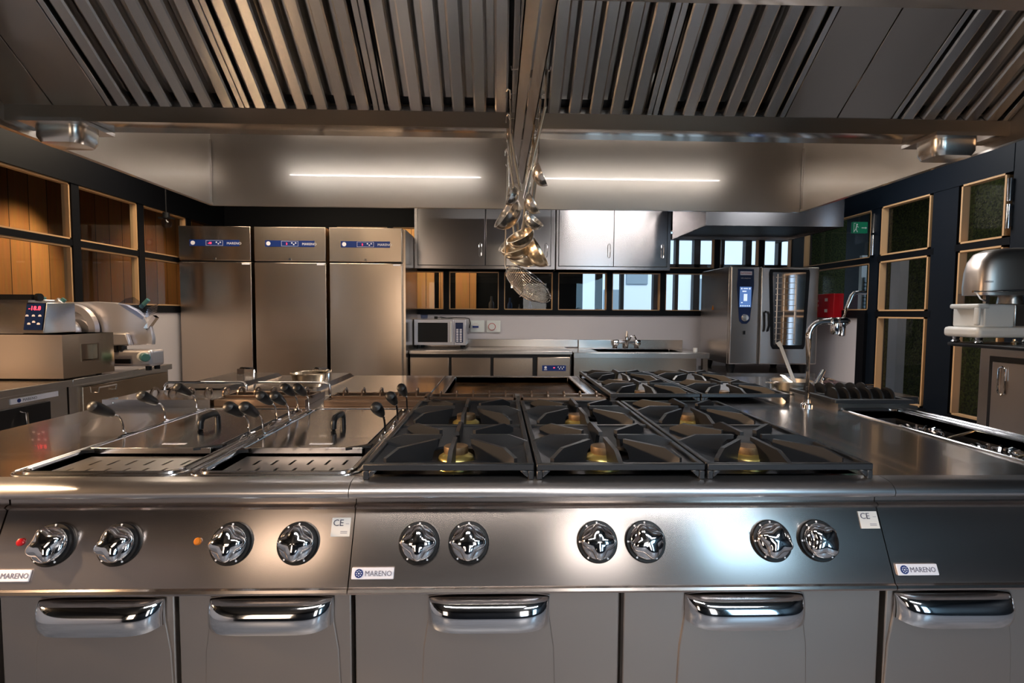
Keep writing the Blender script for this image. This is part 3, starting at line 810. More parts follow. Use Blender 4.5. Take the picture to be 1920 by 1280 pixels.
# golden pan
gp = thing('steel_pan', 'small golden-looking round pan on the back left of the island', 'pan', (-.925, 2.56, .922))
mb = MB(); mb.lathe([(.058, .923), (.064, .925), (.074, .945), (.083, .985), (.088, .990), (.086, .992), (.080, .987), (.072, .95), (.055, .928), (.003, .927)], o=(-.925, 2.56, 0), n=40); mb.build('pan_bowl', 'warm_tinted_steel', gp)
mb = MB(); mb.tube([(-.88, 2.63, .985), (-.868, 2.66, .992), (-.85, 2.67, .99), (-.845, 2.64, .986), (-.852, 2.61, .984)], .004, n=6); mb.build('loop_handle', 'warm_tinted_steel', gp)
# griddle
gr = back_unit('griddle', 'fry-top griddle with a sunken brown plate in the back row', 'griddle', -.32, .488, [(-.255, .425, 2.47, 3.13)])
mb = MB(); mb.basin(-.255, .425, 2.47, 3.13, .868, .899); mb.build('frying_plate', 'rust', gr)
mb = MB(); mb.plate(-.275, .445, 2.452, 3.148, .905, .006, [(-.255, .425, 2.47, 3.13)]); mb.build('raised_rim', 'steel', gr, bevel=.002)
# rear range
rr_ = back_unit('rear_gas_range', 'gas range with black grates in the back row of the island', 'range', .494, 1.31, [(.51, 1.295, 2.48, 3.10)])
mb = MB(); mb.basin(.51, 1.295, 2.48, 3.10, .866, .899); mb.build('spill_tray', 'iron_pan', rr_)
for i in range(2):
    for y in (2.52, 2.95):
        x = .497+GW*(i+.5)
        b = MB(); b.lathe([(.05, .868), (.046, .88), (.04, .89), (.031, .896)], o=(x, y, 0)); bb = b.build('burner', 'brass', rr_)
        c = MB(); c.lathe([(.033, .896), (.033, .911), (.02, .914), (.002, .914)], o=(x, y, 0)); c.build('burner_cap', 'burner_cap', bb)
# the near strip between rows that carries the rear grates' front feet
a_ = copy_tree(g, None, (.497, 2.262, Z0), 'black cast iron burner grate, left one of two in the back row'); b_ = copy_tree(g, None, (.497+GW, 2.262, Z0), 'black cast iron burner grate, right one of two in the back row')
for o in (a_, b_): o['group'] = 'cast pan supports on the rear range'
# right end of back row
bn = back_unit('corner_unit', 'plain stainless back right island unit carrying the steel pot', 'worktop unit', 1.316, 2.02)
pt = thing('steel_pot', 'low steel pot with a wide rim behind the swivel tap', 'pot', (1.475, 2.56, Z0))
mb = MB(); mb.lathe([(.090, .9005), (.095, .903), (.096, .955), (.099, .958), (.099, .961), (.093, .961), (.092, .91), (.003, .905)], o=(1.475, 2.56, 0), n=40); mb.build('pot_body', 'satin', pt)
mb = MB(); mb.tube([(1.565, 2.56, .945), (1.595, 2.545, .948), (1.595, 2.575, .948), (1.567, 2.57, .945)], .004, n=6).tube([(1.385, 2.56, .945), (1.355, 2.545, .948), (1.355, 2.575, .948), (1.383, 2.57, .945)], .004, n=6); mb.build('side_handle', 'satin', pt)
mb = MB(); mb.bar((1.432, 2.60, 1.14), (1.508, 2.56, .908), .016, .004, up=(0, 1, 0)); mb.bar((1.424, 2.603, 1.150), (1.436, 2.60, 1.13), .022, .005, up=(0, 1, 0))
tag(mb.build('metal_spatula', 'white_plastic'), 'long pale spatula standing in the steel pot behind the tap', 'spatula')
mb = MB(); mb.bar((1.385, 2.48, .995), (1.47, 2.53, .945), .026, .003, up=(0, 0, 1)); mb.bar((1.47, 2.53, .945), (1.53, 2.58, .92), .010, .003)
tag(mb.build('metal_scraper', 'chrome'), 'flat bright scraper leaning out over the left rim of the steel pot', 'scraper')
mb = MB(); mb.lathe([(.010, 0), (.011, .02), (.010, .09), (.004, .095)], o=(1.60, 2.56, .935), d=(.06, .02, .09), n=14); mb.lathe([(.014, -.02), (.016, 0), (.012, .012)], o=(1.60, 2.56, .935), n=14)
tag(mb.build('chrome_valve', 'chrome'), 'short tilted chrome valve stem right of the steel pot', 'valve')
mb = MB(); mb.tube([(1.66, 2.6, .90), (1.66, 2.6, .955), (1.70, 2.62, .962), (1.74, 2.64, .95)], .007, n=10); mb.lathe([(.013, 0), (.015, .012), (.006, .02)], o=(1.66, 2.6, .955), n=12)
mb.tube([(1.60, 2.75, .925), (2.0, 2.70, .915)], .006, n=8)
tag(mb.build('small_tap', 'chrome'), 'small low chrome tap behind the black disc grille', 'tap')

# ================================================================== EXTRACTION HOOD
HX0, HX1, HY0, HY1, HB, HT = -1.77, 1.925, .55, 3.30, 1.94, 2.335
hd = thing('extraction_hood', 'large stainless extraction hood hanging over the cooking island', 'hood', (0, 2, HB))
mb = MB(); mb.box(HX0, HX1, HY1, HY1+.015, HB, HT+.12).box(HX0, HX1, HY1-.022, HY1, HB-.004, HB+.012); mb.build('back_skirt', 'steel_hood', hd)
mb = MB(); mb.box(HX0-.015, HX0, HY0, HY1+.015, HB, HT+.12).box(HX0, HX0+.022, HY0, HY1, HB-.004, HB+.012); mb.build('left_skirt', 'steel_hood', hd)
mb = MB(); mb.box(HX1, HX1+.015, HY0, HY1+.015, HB, HT+.12).box(HX1-.022, HX1, HY0, HY1, HB-.004, HB+.012); mb.build('right_skirt', 'steel_hood', hd)
mb = MB(); mb.box(HX0, HX1, HY0-.015, HY0, HB, HT+.12); mb.build('front_skirt', 'steel_hood', hd)
mb = MB(); mb.box(HX0-.015, HX1+.015, HY0-.015, HY1+.015, HT+.12, HT+.14); mb.build('hood_roof', 'steel_hood', hd)
for x, y in ((HX0+.004, HY1-.008), (HX1-.004, HY1-.008)):
    mb = MB(); mb.box(x-.006, x+.006, y-.004, y+.004, HB, HT); mb.build('corner_joint', 'steel', hd)
# central gutter
GY0, GY1, GZ0, GZ1 = 1.95, 2.085, 1.967, 2.022
mb = MB()
mb.ext([(HX0, GY0, GZ1), (HX0, GY0, GZ0), (HX0, GY1-.02, GZ0), (HX0, GY1, GZ0+.012), (HX0, GY1, GZ1+.01), (HX0, GY1-.005, GZ1+.01), (HX0, GY1-.005, GZ0+.016), (HX0, GY0+.004, GZ0+.006), (HX0, GY0+.004, GZ1)], (HX1-HX0, 0, 0))
mb.build('grease_gutter', 'steel_gutter', hd)
SA = R(36.9); fd = Vector((0, -math.cos(SA), math.sin(SA))); fn = Vector((0, -math.sin(SA), -math.cos(SA)))
FL = .40; F0 = Vector((0, GY0+.006, GZ1-.002))
# top rail above the filters
tp_ = F0+fd*FL
mb = MB(); mb.box(HX0, HX1, tp_.y-.16, tp_.y+.01, tp_.z-.012, tp_.z+.05); mb.build('upper_rail', 'steel_hood', hd)
mb = MB(); mb.box(HX0, HX1, HY0, tp_.y-.15, tp_.z+.0, tp_.z+.01); mb.build('hood_ceiling', 'steel_hood', hd)
mb = MB(); mb.add([(HX0, GY1, GZ1+.01), (HX1, GY1, GZ1+.01), (HX1, 2.62, HT+.10), (HX0, 2.62, HT+.10)], [(0, 1, 2, 3)]); mb.build('rear_filter_sheet', 'steel_filter', hd)
def slope_box(mb, x0, x1, s0, s1, d0, d1):
    vs = [F0+Vector((x, 0, 0))+fd*s+fn*d for d in (d0, d1) for s in (s0, s1) for x in (x0, x1)]
    mb.add(vs, [(0, 2, 3, 1), (4, 5, 7, 6), (0, 1, 5, 4), (2, 6, 7, 3), (0, 4, 6, 2), (1, 3, 7, 5)])
for x0, x1, nm in ((HX0, -1.60, 0), (-1.598, -1.41, 0), (1.066, 1.262, 0), (1.264, 1.467, 0), (1.915, HX1, 0)):
    mb = MB(); slope_box(mb, x0, x1-.002, 0, FL, -.004, 0); mb.build('blank_panel', 'steel_hood', hd, bevel=.0012, seg=1)
def filt(x0, x1, label, n=6):
    t = thing('baffle_filter', label, 'filter', (x0, GY0, GZ1), 'baffle filters in the hood')
    f = MB(); w = .02
    slope_box(f, x0+.001, x0+w, .0, FL, -.03, 0); slope_box(f, x1-w, x1-.001, .0, FL, -.03, 0)
    slope_box(f, x0+w, x1-w, FL-.015, FL, -.03, 0); slope_box(f, x0+w, x1-w, 0, .004, -.03, 0)
    f.build('filter_frame', 'steel_filter', t, bevel=.0015, seg=1)
    p = MB(); st = (x1-x0-2*w)/n
    for i in range(n):
        cx = x0+w+st*(i+.5)
        # front channel: shallow trapezoid towards the cook; rear channel behind the gap
        pr = [(-.027, -.022), (-.023, -.003), (-.017, .001), (.017, .001), (.023, -.003), (.027, -.022), (.024, -.022), (.020, -.005), (-.020, -.005), (-.024, -.022)]
        pts = [F0+Vector((cx+a*st/.078, 0, 0))+fd*.006+fn*b for a, b in pr]
        p.ext(pts, fd*(FL-.022))
        pr2 = [(-.030, -.034), (-.026, -.046), (.026, -.046), (.030, -.034), (.027, -.034), (.024, -.043), (-.024, -.043), (-.027, -.034)]
        if i < n-1:
            pts = [F0+Vector((cx+(a+.039)*st/.078, 0, 0))+fd*.035+fn*b for a, b in pr2]
            p.ext(pts, fd*(FL-.045))
    p.build('baffles', 'steel_filter', t, angle=25)
    b = MB(); slope_box(b, x0+w, x1-w, 0, FL, -.052, -.048); b.build('backing', 'shade_black', t)
fx = [-1.41, -.92, -.437, .066, .566, 1.064]
nmz = ['baffle filter at the far left of the hood', 'baffle filter second from the left in the hood', 'baffle filter just left of the utensil rail', 'baffle filter just right of the utensil rail', 'baffle filter left of the two plain hood panels']
for i in range(5): filt(fx[i], fx[i+1], nmz[i])
filt(1.469, 1.915, 'dark baffle filter at the far right of the hood beyond the plain panels', 5)
# led tubes on the far side
for x0, x1, ty, lb in ((-1.50, -.13, 2.76, 'left lit LED tube under the far side of the hood'), (.30, 1.62, 2.76, 'right lit LED tube under the far side of the hood'), (-1.25, -.13, .80, 'left lit LED tube under the near side of the hood'), (.30, 1.42, .80, 'right lit LED tube under the near side of the hood')):
    t = thing('led_tube', lb, 'lamp', ((x0+x1)/2, ty, 2.28), 'LED tubes in the hood')
    mb = MB(); mb.cyl((x0, ty, 2.268), (x1, ty, 2.268), .0048, n=12); mb.build('tube', 'led', t)
    mb = MB(); mb.box(x0-.02, x1+.02, ty-.015, ty+.015, 2.28, 2.30).box(x0-.02, x0, ty-.012, ty+.012, 2.258, 2.28).box(x1, x1+.02, ty-.012, ty+.012, 2.258, 2.28)
    mb.box((x0+x1)/2-.2, (x0+x1)/2-.18, ty-.008, ty+.008, 2.30, HT+.12).box((x0+x1)/2+.18, (x0+x1)/2+.2, ty-.008, ty+.008, 2.30, HT+.12); mb.build('fitting', 'white_plastic', t)
# bulkhead lamps under the gutter ends
for x, lb in ((-1.585, 'unlit steel bulkhead lamp under the left end of the hood gutter'), (1.72, 'unlit steel bulkhead lamp under the right end of the hood gutter')):
    t = thing('bulkhead_lamp', lb, 'lamp', (x, 1.99, 1.96), 'bulkhead lamps under the hood')
    mb = MB(); mb.box(x-.11, x+.11, 1.91, 2.08, 1.953, 1.966); mb.build('back_plate', 'steel', t)
    mb = MB(); vs = []
    for (hw, hd_, z) in ((.085, .062, 1.953), (.083, .060, 1.91), (.072, .050, 1.892), (.02, .015, 1.888)):
        vs += [v for v in rrect(x-hw, x+hw, 1.995-hd_, 1.995+hd_, z, min(hw, hd_)*.6, 4)]
    n_ = len(vs)//4; fs = [(a*n_+i, a*n_+(i+1) % n_, (a+1)*n_+(i+1) % n_, (a+1)*n_+i) for a in range(3) for i in range(n_)]+[list(range(3*n_, 4*n_))]
    mb.add(vs, fs); mb.build('lamp_cover', 'satin', t)

# utensil rail
rl = thing('utensil_rail', 'long steel double-strip rail running under the middle of the hood', 'rail', (.09, 2, 1.95))
mb = MB(); mb.box(.052, .084, .60, 2.66, 1.94, 1.946).box(.052, .055, .60, 2.66, 1.94, 1.965); mb.build('left_strip', 'steel', rl)
mb = MB(); mb.box(.090, .122, .60, 2.66, 1.94, 1.946).box(.119, .122, .60, 2.66, 1.94, 1.965); mb.build('right_strip', 'steel', rl)
mb = MB()
for y in (.8, 1.5, 2.02, 2.6): mb.box(.055, .119, y-.01, y+.01, 1.946, 1.967)
mb.build('spacer', 'steel', rl)
for y in (1.46, 1.62, 1.82, 2.0, 2.2, 2.4):
    for x, s in ((.046, -1), (.128, 1)):
        mb = MB(); mb.tube([(x-s*.006, y, 1.955), (x+s*.012, y, 1.953), (x+s*.014, y, 1.962)], .0025, n=6); mb.build('hook_pin', 'chrome', rl)

# hanging utensils
UG = 'ladles and skimmers hanging from the hood rail'
def ladle(x, y, ztop, zb, bx, r, lean, label, matl='satin', kind='ladle', yo=0):
    t = thing('hanging_ladle' if kind == 'ladle' else 'hanging_'+kind, label, 'ladle' if kind == 'ladle' else kind, (x, y, ztop), UG)
    h = MB()
    # flat hook at the top, long strip handle, bowl at the bottom
    top = [(x+.0, y, ztop-.018), (x+.001, y, ztop+.002), (x+.006, y, ztop+.010), (x+.013, y, ztop+.006), (x+.014, y, ztop-.02)]
    h.tube(top, .0028, n=6)
    h.tube([(x+.014, y, ztop-.02), (x+.010+(bx-x)*.35, y+yo*.4, (ztop*.6+zb*.4)), (bx-lean*r*.7, y+yo, zb+.012)], .0046, n=8)
    h.build('handle', matl, t)
    b = MB(); d = Vector((lean, -.30, .62)).normalized()
    c = Vector((bx, y+yo, zb))
    pr = []
    if kind == 'ladle':
        for i in range(9):
            a = PI/2*i/8; pr.append((r*math.sin(a)+.001, -r*.85*math.cos(a)))
        pr += [(r*1.05, .003), (r*.98, .003)]
        for i in range(8, -1, -1):
            a = PI/2*i/8; pr.append((r*.94*math.sin(a)+.0005, -r*.80*math.cos(a)))
    else:
        pr = [(.002, -.006), (r*.6, -.004), (r*.95, .004), (r, .010), (r*.97, .011), (r*.6, -.001), (.002, -.003)]
    b.lathe(pr, o=c, d=d, n=32, cap=False); b.build('bowl', matl, t)
    return t
RZ = 1.958
ladle(.115, 1.46, 1.975, 1.672, .120, .032, 1.5, 'small ladle highest on the right side of the rail', yo=.0)
ladle(.112, 1.62, RZ, 1.628, .108, .034, 1.2, 'small ladle just under the highest one on the right of the rail')
ladle(.020, 1.62, RZ, 1.650, .036, .030, -1.5, 'small ladle highest on the left side of the rail')
ladle(.024, 1.82, RZ, 1.635, .024, .060, -.95, 'steep steel ladle facing left in the middle of the bunch')
ladle(.108, 1.84, RZ, 1.560, .075, .050, -.35, 'golden-looking ladle hanging low in the middle of the bunch', 'warm_tinted_steel')
ladle(.116, 2.0, RZ, 1.525, .158, .062, 1.15, 'large ladle lowest on the right of the bunch', 'warm_tinted_steel')
ladle(.030, 2.02, RZ, 1.545, .070, .060, -.25, 'large ladle turned edge-on low on the left of the bunch', 'warm_tinted_steel')
ladle(.118, 2.2, RZ, 1.60, .128, .055, .9, 'flat skimmer half hidden behind the low right ladle', 'satin', 'skimmer')
ladle(.112, 2.4, RZ, 1.52, .105, .062, .15, 'round turner at the back of the utensil bunch', 'warm_tinted_steel', 'turner')
ladle(.026, 2.2, RZ, 1.585, .045, .055, -.6, 'steel ladle behind the steep left one', 'satin')
ladle(.120, 1.75, RZ, 1.60, .118, .036, .5, 'short ladle in front of the right half of the bunch', 'satin')
# big wire skimmer
sk = thing('wire_sieve', 'large round wire-mesh sieve hanging lowest in the utensil bunch', 'sieve', (.03, 2.0, RZ), UG)
A = Vector((.032, 2.0, 1.457)); B = Vector((.196, 1.99, 1.337)); cc = (A+B)/2; rad_ = (B-A).length/2
ax = (B-A).normalized(); nn = Vector((-.52, -.30, -.72)); nn = (nn-ax*nn.dot(ax)).normalized(); ay = nn.cross(ax)
mb = MB(); mb.tube(arc(cc, rad_, 0, 2*PI, 40, ax, ay)[:-1], .0028, n=8, closed=True)
mb.tube([cc+ax*(rad_*math.cos(t))+nn*(.045*math.sin(t)) for t in [PI*i/16 for i in range(17)]], .0016, n=6)
mb.tube([cc+ay*(rad_*.98*math.cos(t))+nn*(.045*math.sin(t)) for t in [PI*i/16 for i in range(17)]], .0016, n=6)
mb.build('rim', 'chrome', sk)
g_ = MB(); N = 14; vs = []; idx = {}
for i in range(-N, N+1):
    for j in range(-N, N+1):
        u, v = i/N, j/N
        if u*u+v*v <= 1.0:
            idx[(i, j)] = len(vs); dd = .045*(1-(u*u+v*v))
            vs.append(cc+ax*(u*rad_)+ay*(v*rad_)+nn*dd)
fs = []
for (i, j) in idx:
    q = [(i, j), (i+1, j), (i+1, j+1), (i, j+1)]
    if all(z in idx for z in q): fs.append([idx[z] for z in q])
g_.add(vs, fs); g_.build('mesh_bowl', 'satin', sk, wire=.0019)
mb = MB(); mb.tube([(.028, 2.0, RZ-.01), (.030, 2.0, RZ+.006), (.040, 2.0, RZ+.006), (.042, 2.0, RZ-.012)], .0028, n=6); mb.tube([(.034, 2.0, RZ-.01), (.030, 2.0, 1.7), (.026, 2.0, 1.53), (.027, 2.0, 1.47), tuple(A)], .0036, n=8); mb.build('handle', 'satin', sk)

# ================================================================== LEFT COUNTER
XC = -2.385
def lcounter(y0, y1, label):
    t = thing('refrigerated_counter', label, 'counter', ((XL+XC)/2, (y0+y1)/2, 0))
    mb = MB(); mb.box(XL+.005, XC, y0, y1, .862, .90); mb.build('worktop', 'steel', t, bevel=.003)
    mb = MB(); mb.box(XL+.01, XC-.03, y0+.004, y1-.004, .12, .862)
    for x in (XL+.1, XC-.1):
        for y in (y0+.08, y1-.08): mb.cyl((x, y, 0), (x, y, .12), .022)
    mb.build('body', 'steel', t)
    return t
c1 = lcounter(1.55, 2.965, 'stainless refrigerated counter at the left edge with a blue round badge')
mb = MB(); mb.box(XC-.03, XC-.018, 2.05, 2.84, .2, .80); dr = mb.build('door', 'black_plastic', c1, bevel=.003)
mb = MB(); mb.tube([(XC-.018, 2.66, .775), (XC+.012, 2.66, .77), (XC+.016, 2.66, .70), (XC-.018, 2.66, .69)], .006, n=8); mb.build('door_handle', 'chrome', dr)
mb = MB(); mb.box(XC-.03, XC-.026, 2.62, 2.90, .818, .845)
mb.build('maker_badge', 'badge_white', c1)
mb = MB(); mb.cyl((XC-.026, 2.665, .832), (XC-.0245, 2.665, .832), .010); mb.build('emblem', 'blue_badge', c1)
mb = MB(); mb.text('MARENO', (XC-.0255, 2.685, .825), .020, (0, 1, 0), (0, 0, 1)); mb.build('lettering', 'ink', c1)
c2 = lcounter(2.97, 3.86, 'stainless counter under the slicer, right of the badge counter')
mb = MB(); mb.box(XC-.03, XC-.012, 3.05, 3.82, .2, .845); dr = mb.build('door', 'steel_box', c2, bevel=.003)
mb = MB(); mb.tube([(XC-.012, 3.14, .80), (XC+.01, 3.14, .80), (XC+.014, 3.14, .83), (XC+.014, 3.28, .83), (XC+.01, 3.28, .80), (XC-.012, 3.28, .80)], .004, n=8); mb.build('door_handle', 'chrome', dr)

# vacuum packer: steel box with recessed side handle, hinged cover and control pad
vp = thing('vacuum_packer', 'stainless box appliance with red digital display on the left counter', 'vacuum packer', (-2.74, 3.1, .9))
BX0, BX1, BY0, BY1 = -3.08, -2.38, 2.90, 3.28
mb = MB(); z0, z1 = .912, 1.153
mb.box(BX0, BX1-.03, BY0, BY1, z0, z1)
mb.box(BX1-.03, BX1, BY0, 3.03, z0, z1).box(BX1-.03, BX1, 3.15, BY1, z0, z1).box(BX1-.03, BX1, 3.03, 3.15, z0, 1.0).box(BX1-.03, BX1, 3.03, 3.15, 1.09, z1)
mb.build('housing', 'steel_box', vp)
mb = MB(); mb.box(BX1-.0005, BX1+.004, 3.025, 3.155, .994, 1.0).box(BX1-.0005, BX1+.004, 3.025, 3.155, 1.09, 1.096).box(BX1-.0005, BX1+.004, 3.025, 3.031, 1.0, 1.09).box(BX1-.0005, BX1+.004, 3.149, 3.155, 1.0, 1.09)
mb.box(BX1-.031, BX1-.029, 3.03, 3.15, 1.0, 1.09); mb.build('recessed_handle', 'bronze_box', vp)
for x in (BX0+.06, BX1-.06):
    for y in (BY0+.05, BY1-.05):
        mb = MB(); mb.cyl((x, y, .9), (x, y, .913), .015); mb.build('foot', 'black_plastic', vp)
mb = MB(); mb.ext([(-3.08, 3.02, 1.153), (-3.08, 3.24, 1.153), (-3.08, 3.24, 1.345), (-3.08, 3.06, 1.345)], (.39, 0, 0)); mb.build('rear_cover', 'steel', vp)
mb = MB(); mb.ext([(-2.688, 3.012, 1.155), (-2.688, 3.24, 1.155), (-2.688, 3.24, 1.33), (-2.688, 3.045, 1.33)], (.115, 0, 0)); mb.build('control_housing', 'steel', vp, bevel=.003)
mb = MB(); mb.add([Vector((-2.682, 3.0106, 1.175)), Vector((-2.580, 3.0106, 1.175)), Vector((-2.580, 3.0405, 1.326)), Vector((-2.682, 3.0405, 1.326))], [(0, 1, 2, 3)]); pd_ = mb.build('control_pad', 'navy', vp)
def on_pad(a, b, off=.002):   # a across 0..1, b up 0..1
    y = 3.010+(3.045-3.010)*b-off; return Vector((-2.688+.115*a, y, 1.155+.175*b))
mb = MB(); mb.add([on_pad(.12, .74), on_pad(.80, .74), on_pad(.80, .92), on_pad(.12, .92)], [(0, 1, 2, 3)]); mb.build('display', 'black_plastic', pd_)
mb = MB(); mb.text('-18.8', on_pad(.16, .755, .004), .034, (1, 0, 0), (0, .18, 1)); mb.build('display_digits', 'red_led', pd_)
for a, b in ((.14, .56), (.45, .56), (.76, .56), (.28, .30), (.50, .36), (.74, .30)):
    mb = MB(); mb.cyl(on_pad(a, b, -.001), on_pad(a, b, .004), .009, n=14); mb.build('push_button', 'badge_white', pd_)
mb = MB(); mb.box(-3.08, -2.64, 3.02, 3.10, 1.345, 1.375); mb.cyl((-2.64, 3.06, 1.36), (-2.62, 3.06, 1.36), .022); mb.build('lid_edge', 'black_plastic', vp)

# slicer
sl = thing('meat_slicer', 'silver meat slicer with round blade guard on the left counter', 'slicer', (-2.55, 3.5, .9))
mb = MB(); mb.box(-2.98, -2.245, 3.42, 3.56, .925, 1.035); mb.build('base', 'grey_alu', sl, bevel=.02, seg=4)
for x in (-2.92, -2.28):
    for y in (3.445, 3.53):
        mb = MB(); mb.cyl((x, y, .90), (x, y, .926), .018); mb.build('foot', 'black_plastic', sl)
mb = MB(); ys = 3.46
prof = [(-2.93, 1.05), (-2.93, 1.20)]
for i in range(9):
    a = PI/2*i/8; prof.append((-2.66-.2+.0*i, 1.33)) if i == 0 else None
prof = [(-2.62, 1.345), (-2.50, 1.34), (-2.42, 1.325), (-2.35, 1.29), (-2.30, 1.24), (-2.27, 1.18), (-2.255, 1.11), (-2.26, 1.065), (-2.62, 1.055), (-2.9, 1.055), (-2.9, 1.335)]
mb.ext([(x, ys, z) for x, z in prof], (0, .03, 0)); mb.build('carriage_plate', 'grey_alu', sl, bevel=.006)
mb = MB(); mb.ext([(-2.54, ys-.002, 1.145), (-2.40, ys-.002, 1.145), (-2.375, ys-.002, 1.06), (-2.54, ys-.002, 1.055)], (0, -.04, 0)); mb.build('motor_bump', 'grey_alu', sl, bevel=.012, seg=3)
mb = MB(); mb.box(-2.49, -2.45, 3.40, 3.46, 1.02, 1.062).box(-2.448, -2.425, 3.41, 3.46, 1.03, 1.062); mb.build('latch', 'black_plastic', sl)
# blade guard ring
mb = MB()
cx, cz, r_ = -2.745, 1.165, .165
oo = [(cx+r_*math.cos(t), cz+r_*math.sin(t)) for t in [R(a) for a in range(-20, 121, 10)]]
ii = [(cx+(r_-.042)*math.cos(t), cz+(r_-.042)*math.sin(t)) for t in [R(a) for a in range(120, -21, -10)]]
for a in range(14):
    q = [oo[a], oo[a+1], ii[13-a], ii[14-a]]
    mb.ext([(x, 3.40, z) for x, z in q], (0, .04, 0))
mb.build('blade_guard', 'grey_alu', sl)
mb = MB(); mb.cyl((cx, 3.42, cz), (cx, 3.435, cz), r_-.045, n=40); mb.build('blade', 'chrome', sl)
mb = MB(); mb.lathe([(.001, 0), (.05, .005), (.075, .03), (.08, .06)], o=(cx+.01, 3.33, 1.15), d=(0, 1, 0)); mb.build('blade_hub', 'grey_alu', sl)
# pusher head: angled block + cylinder
mb = MB(); mb.T = Matrix.Translation((-2.86, 3.36, 1.30)) @ Euler((0, R(-18), R(-10))).to_matrix().to_4x4()
mb.box(-.085, .075, -.05, .05, -.035, .035); mb.build('sharpener_block', 'grey_alu', sl, bevel=.012, seg=3)
mb = MB(); mb.cyl((-2.81, 3.34, 1.275), (-2.745, 3.36, 1.345), .030).cyl((-2.80, 3.36, 1.27), (-2.78, 3.38, 1.20), .010); mb.build('sharpener_drum', 'grey_alu', sl, bevel=.004)
mb = MB(); mb.lathe([(.012, 0), (.013, .012), (.024, .018), (.026, .03), (.018, .036)], o=(-2.875, 3.36, 1.335)).cyl((-2.75, 3.36, 1.34), (-2.735, 3.365, 1.358), .014); mb.build('clamp_knob', 'teal', sl)
mb = MB(); pts = [(-2.99+.17*math.cos(R(a)), 1.22+.19*math.sin(R(a))) for a in range(200, 300, 10)]
mb.tube([(x+.08, 3.40, z+.05) for x, z in pts], .012, n=8); mb.build('arm', 'grey_alu', sl)
mb = MB(); mb.ext([(-2.46, 3.44, 1.33), (-2.41, 3.44, 1.365), (-2.36, 3.44, 1.375), (-2.32, 3.44, 1.345), (-2.28, 3.44, 1.29), (-2.31, 3.44, 1.23)], (0, .006, 0)); mb.build('finger_guard', 'plexi', sl)
mb = MB()
for i in range(6): mb.bar((-2.31+i*.004, 3.47, 1.245+i*.012), (-2.235+i*.002, 3.47, 1.275+i*.011), .005, .005)
mb.bar((-2.30, 3.47, 1.17), (-2.24, 3.47, 1.25), .035, .025); mb.build('meat_gripper', 'chrome', sl)
mb = MB(); mb.cyl((-2.335, 3.47, 1.31), (-2.285, 3.47, 1.36), .013); mb.build('gripper_handle', 'teal', sl)
mb = MB(); mb.lathe([(.032, 0), (.033, .02), (.030, .03)], o=(-2.30, 3.42, .99), d=(.7, -.7, 0)); k_ = mb.build('thickness_dial', 'white_plastic', sl)
mb = MB(); mb.lathe([(.024, .028), (.027, .035), (.027, .075), (.022, .08)], o=(-2.30, 3.42, .99), d=(.7, -.7, 0)); mb.build('dial_cap', 'teal', k_)
mb = MB(); mb.box(-2.475, -2.375, 3.412, 3.42, .945, .975); mb.build('switch_plate', 'black_plastic', sl, bevel=.006)

# pendant bulb near the left wall
pb = thing('pendant_bulb', 'small bare bulb on a black cord in front of the left windows', 'lamp', (-2.93, 4.72, 2.05))
mb = MB(); mb.cyl((-2.93, 4.72, 2.12), (-2.93, 4.72, 2.84), .006, n=8); mb.build('cord', 'black_plastic', pb)
mb = MB(); mb.cyl((-2.93, 4.72, 2.10), (-2.93, 4.72, 2.15), .028).box(-2.99, -2.87, 4.70, 4.74, 2.095, 2.11); mb.build('socket', 'black_plastic', pb)
mb = MB(); mb.lathe([(.015, .05), (.03, .03), (.042, 0), (.038, -.025), (.02, -.042), (.002, -.046)], o=(-2.93, 4.72, 2.06)); mb.build('bulb', 'plexi', pb)

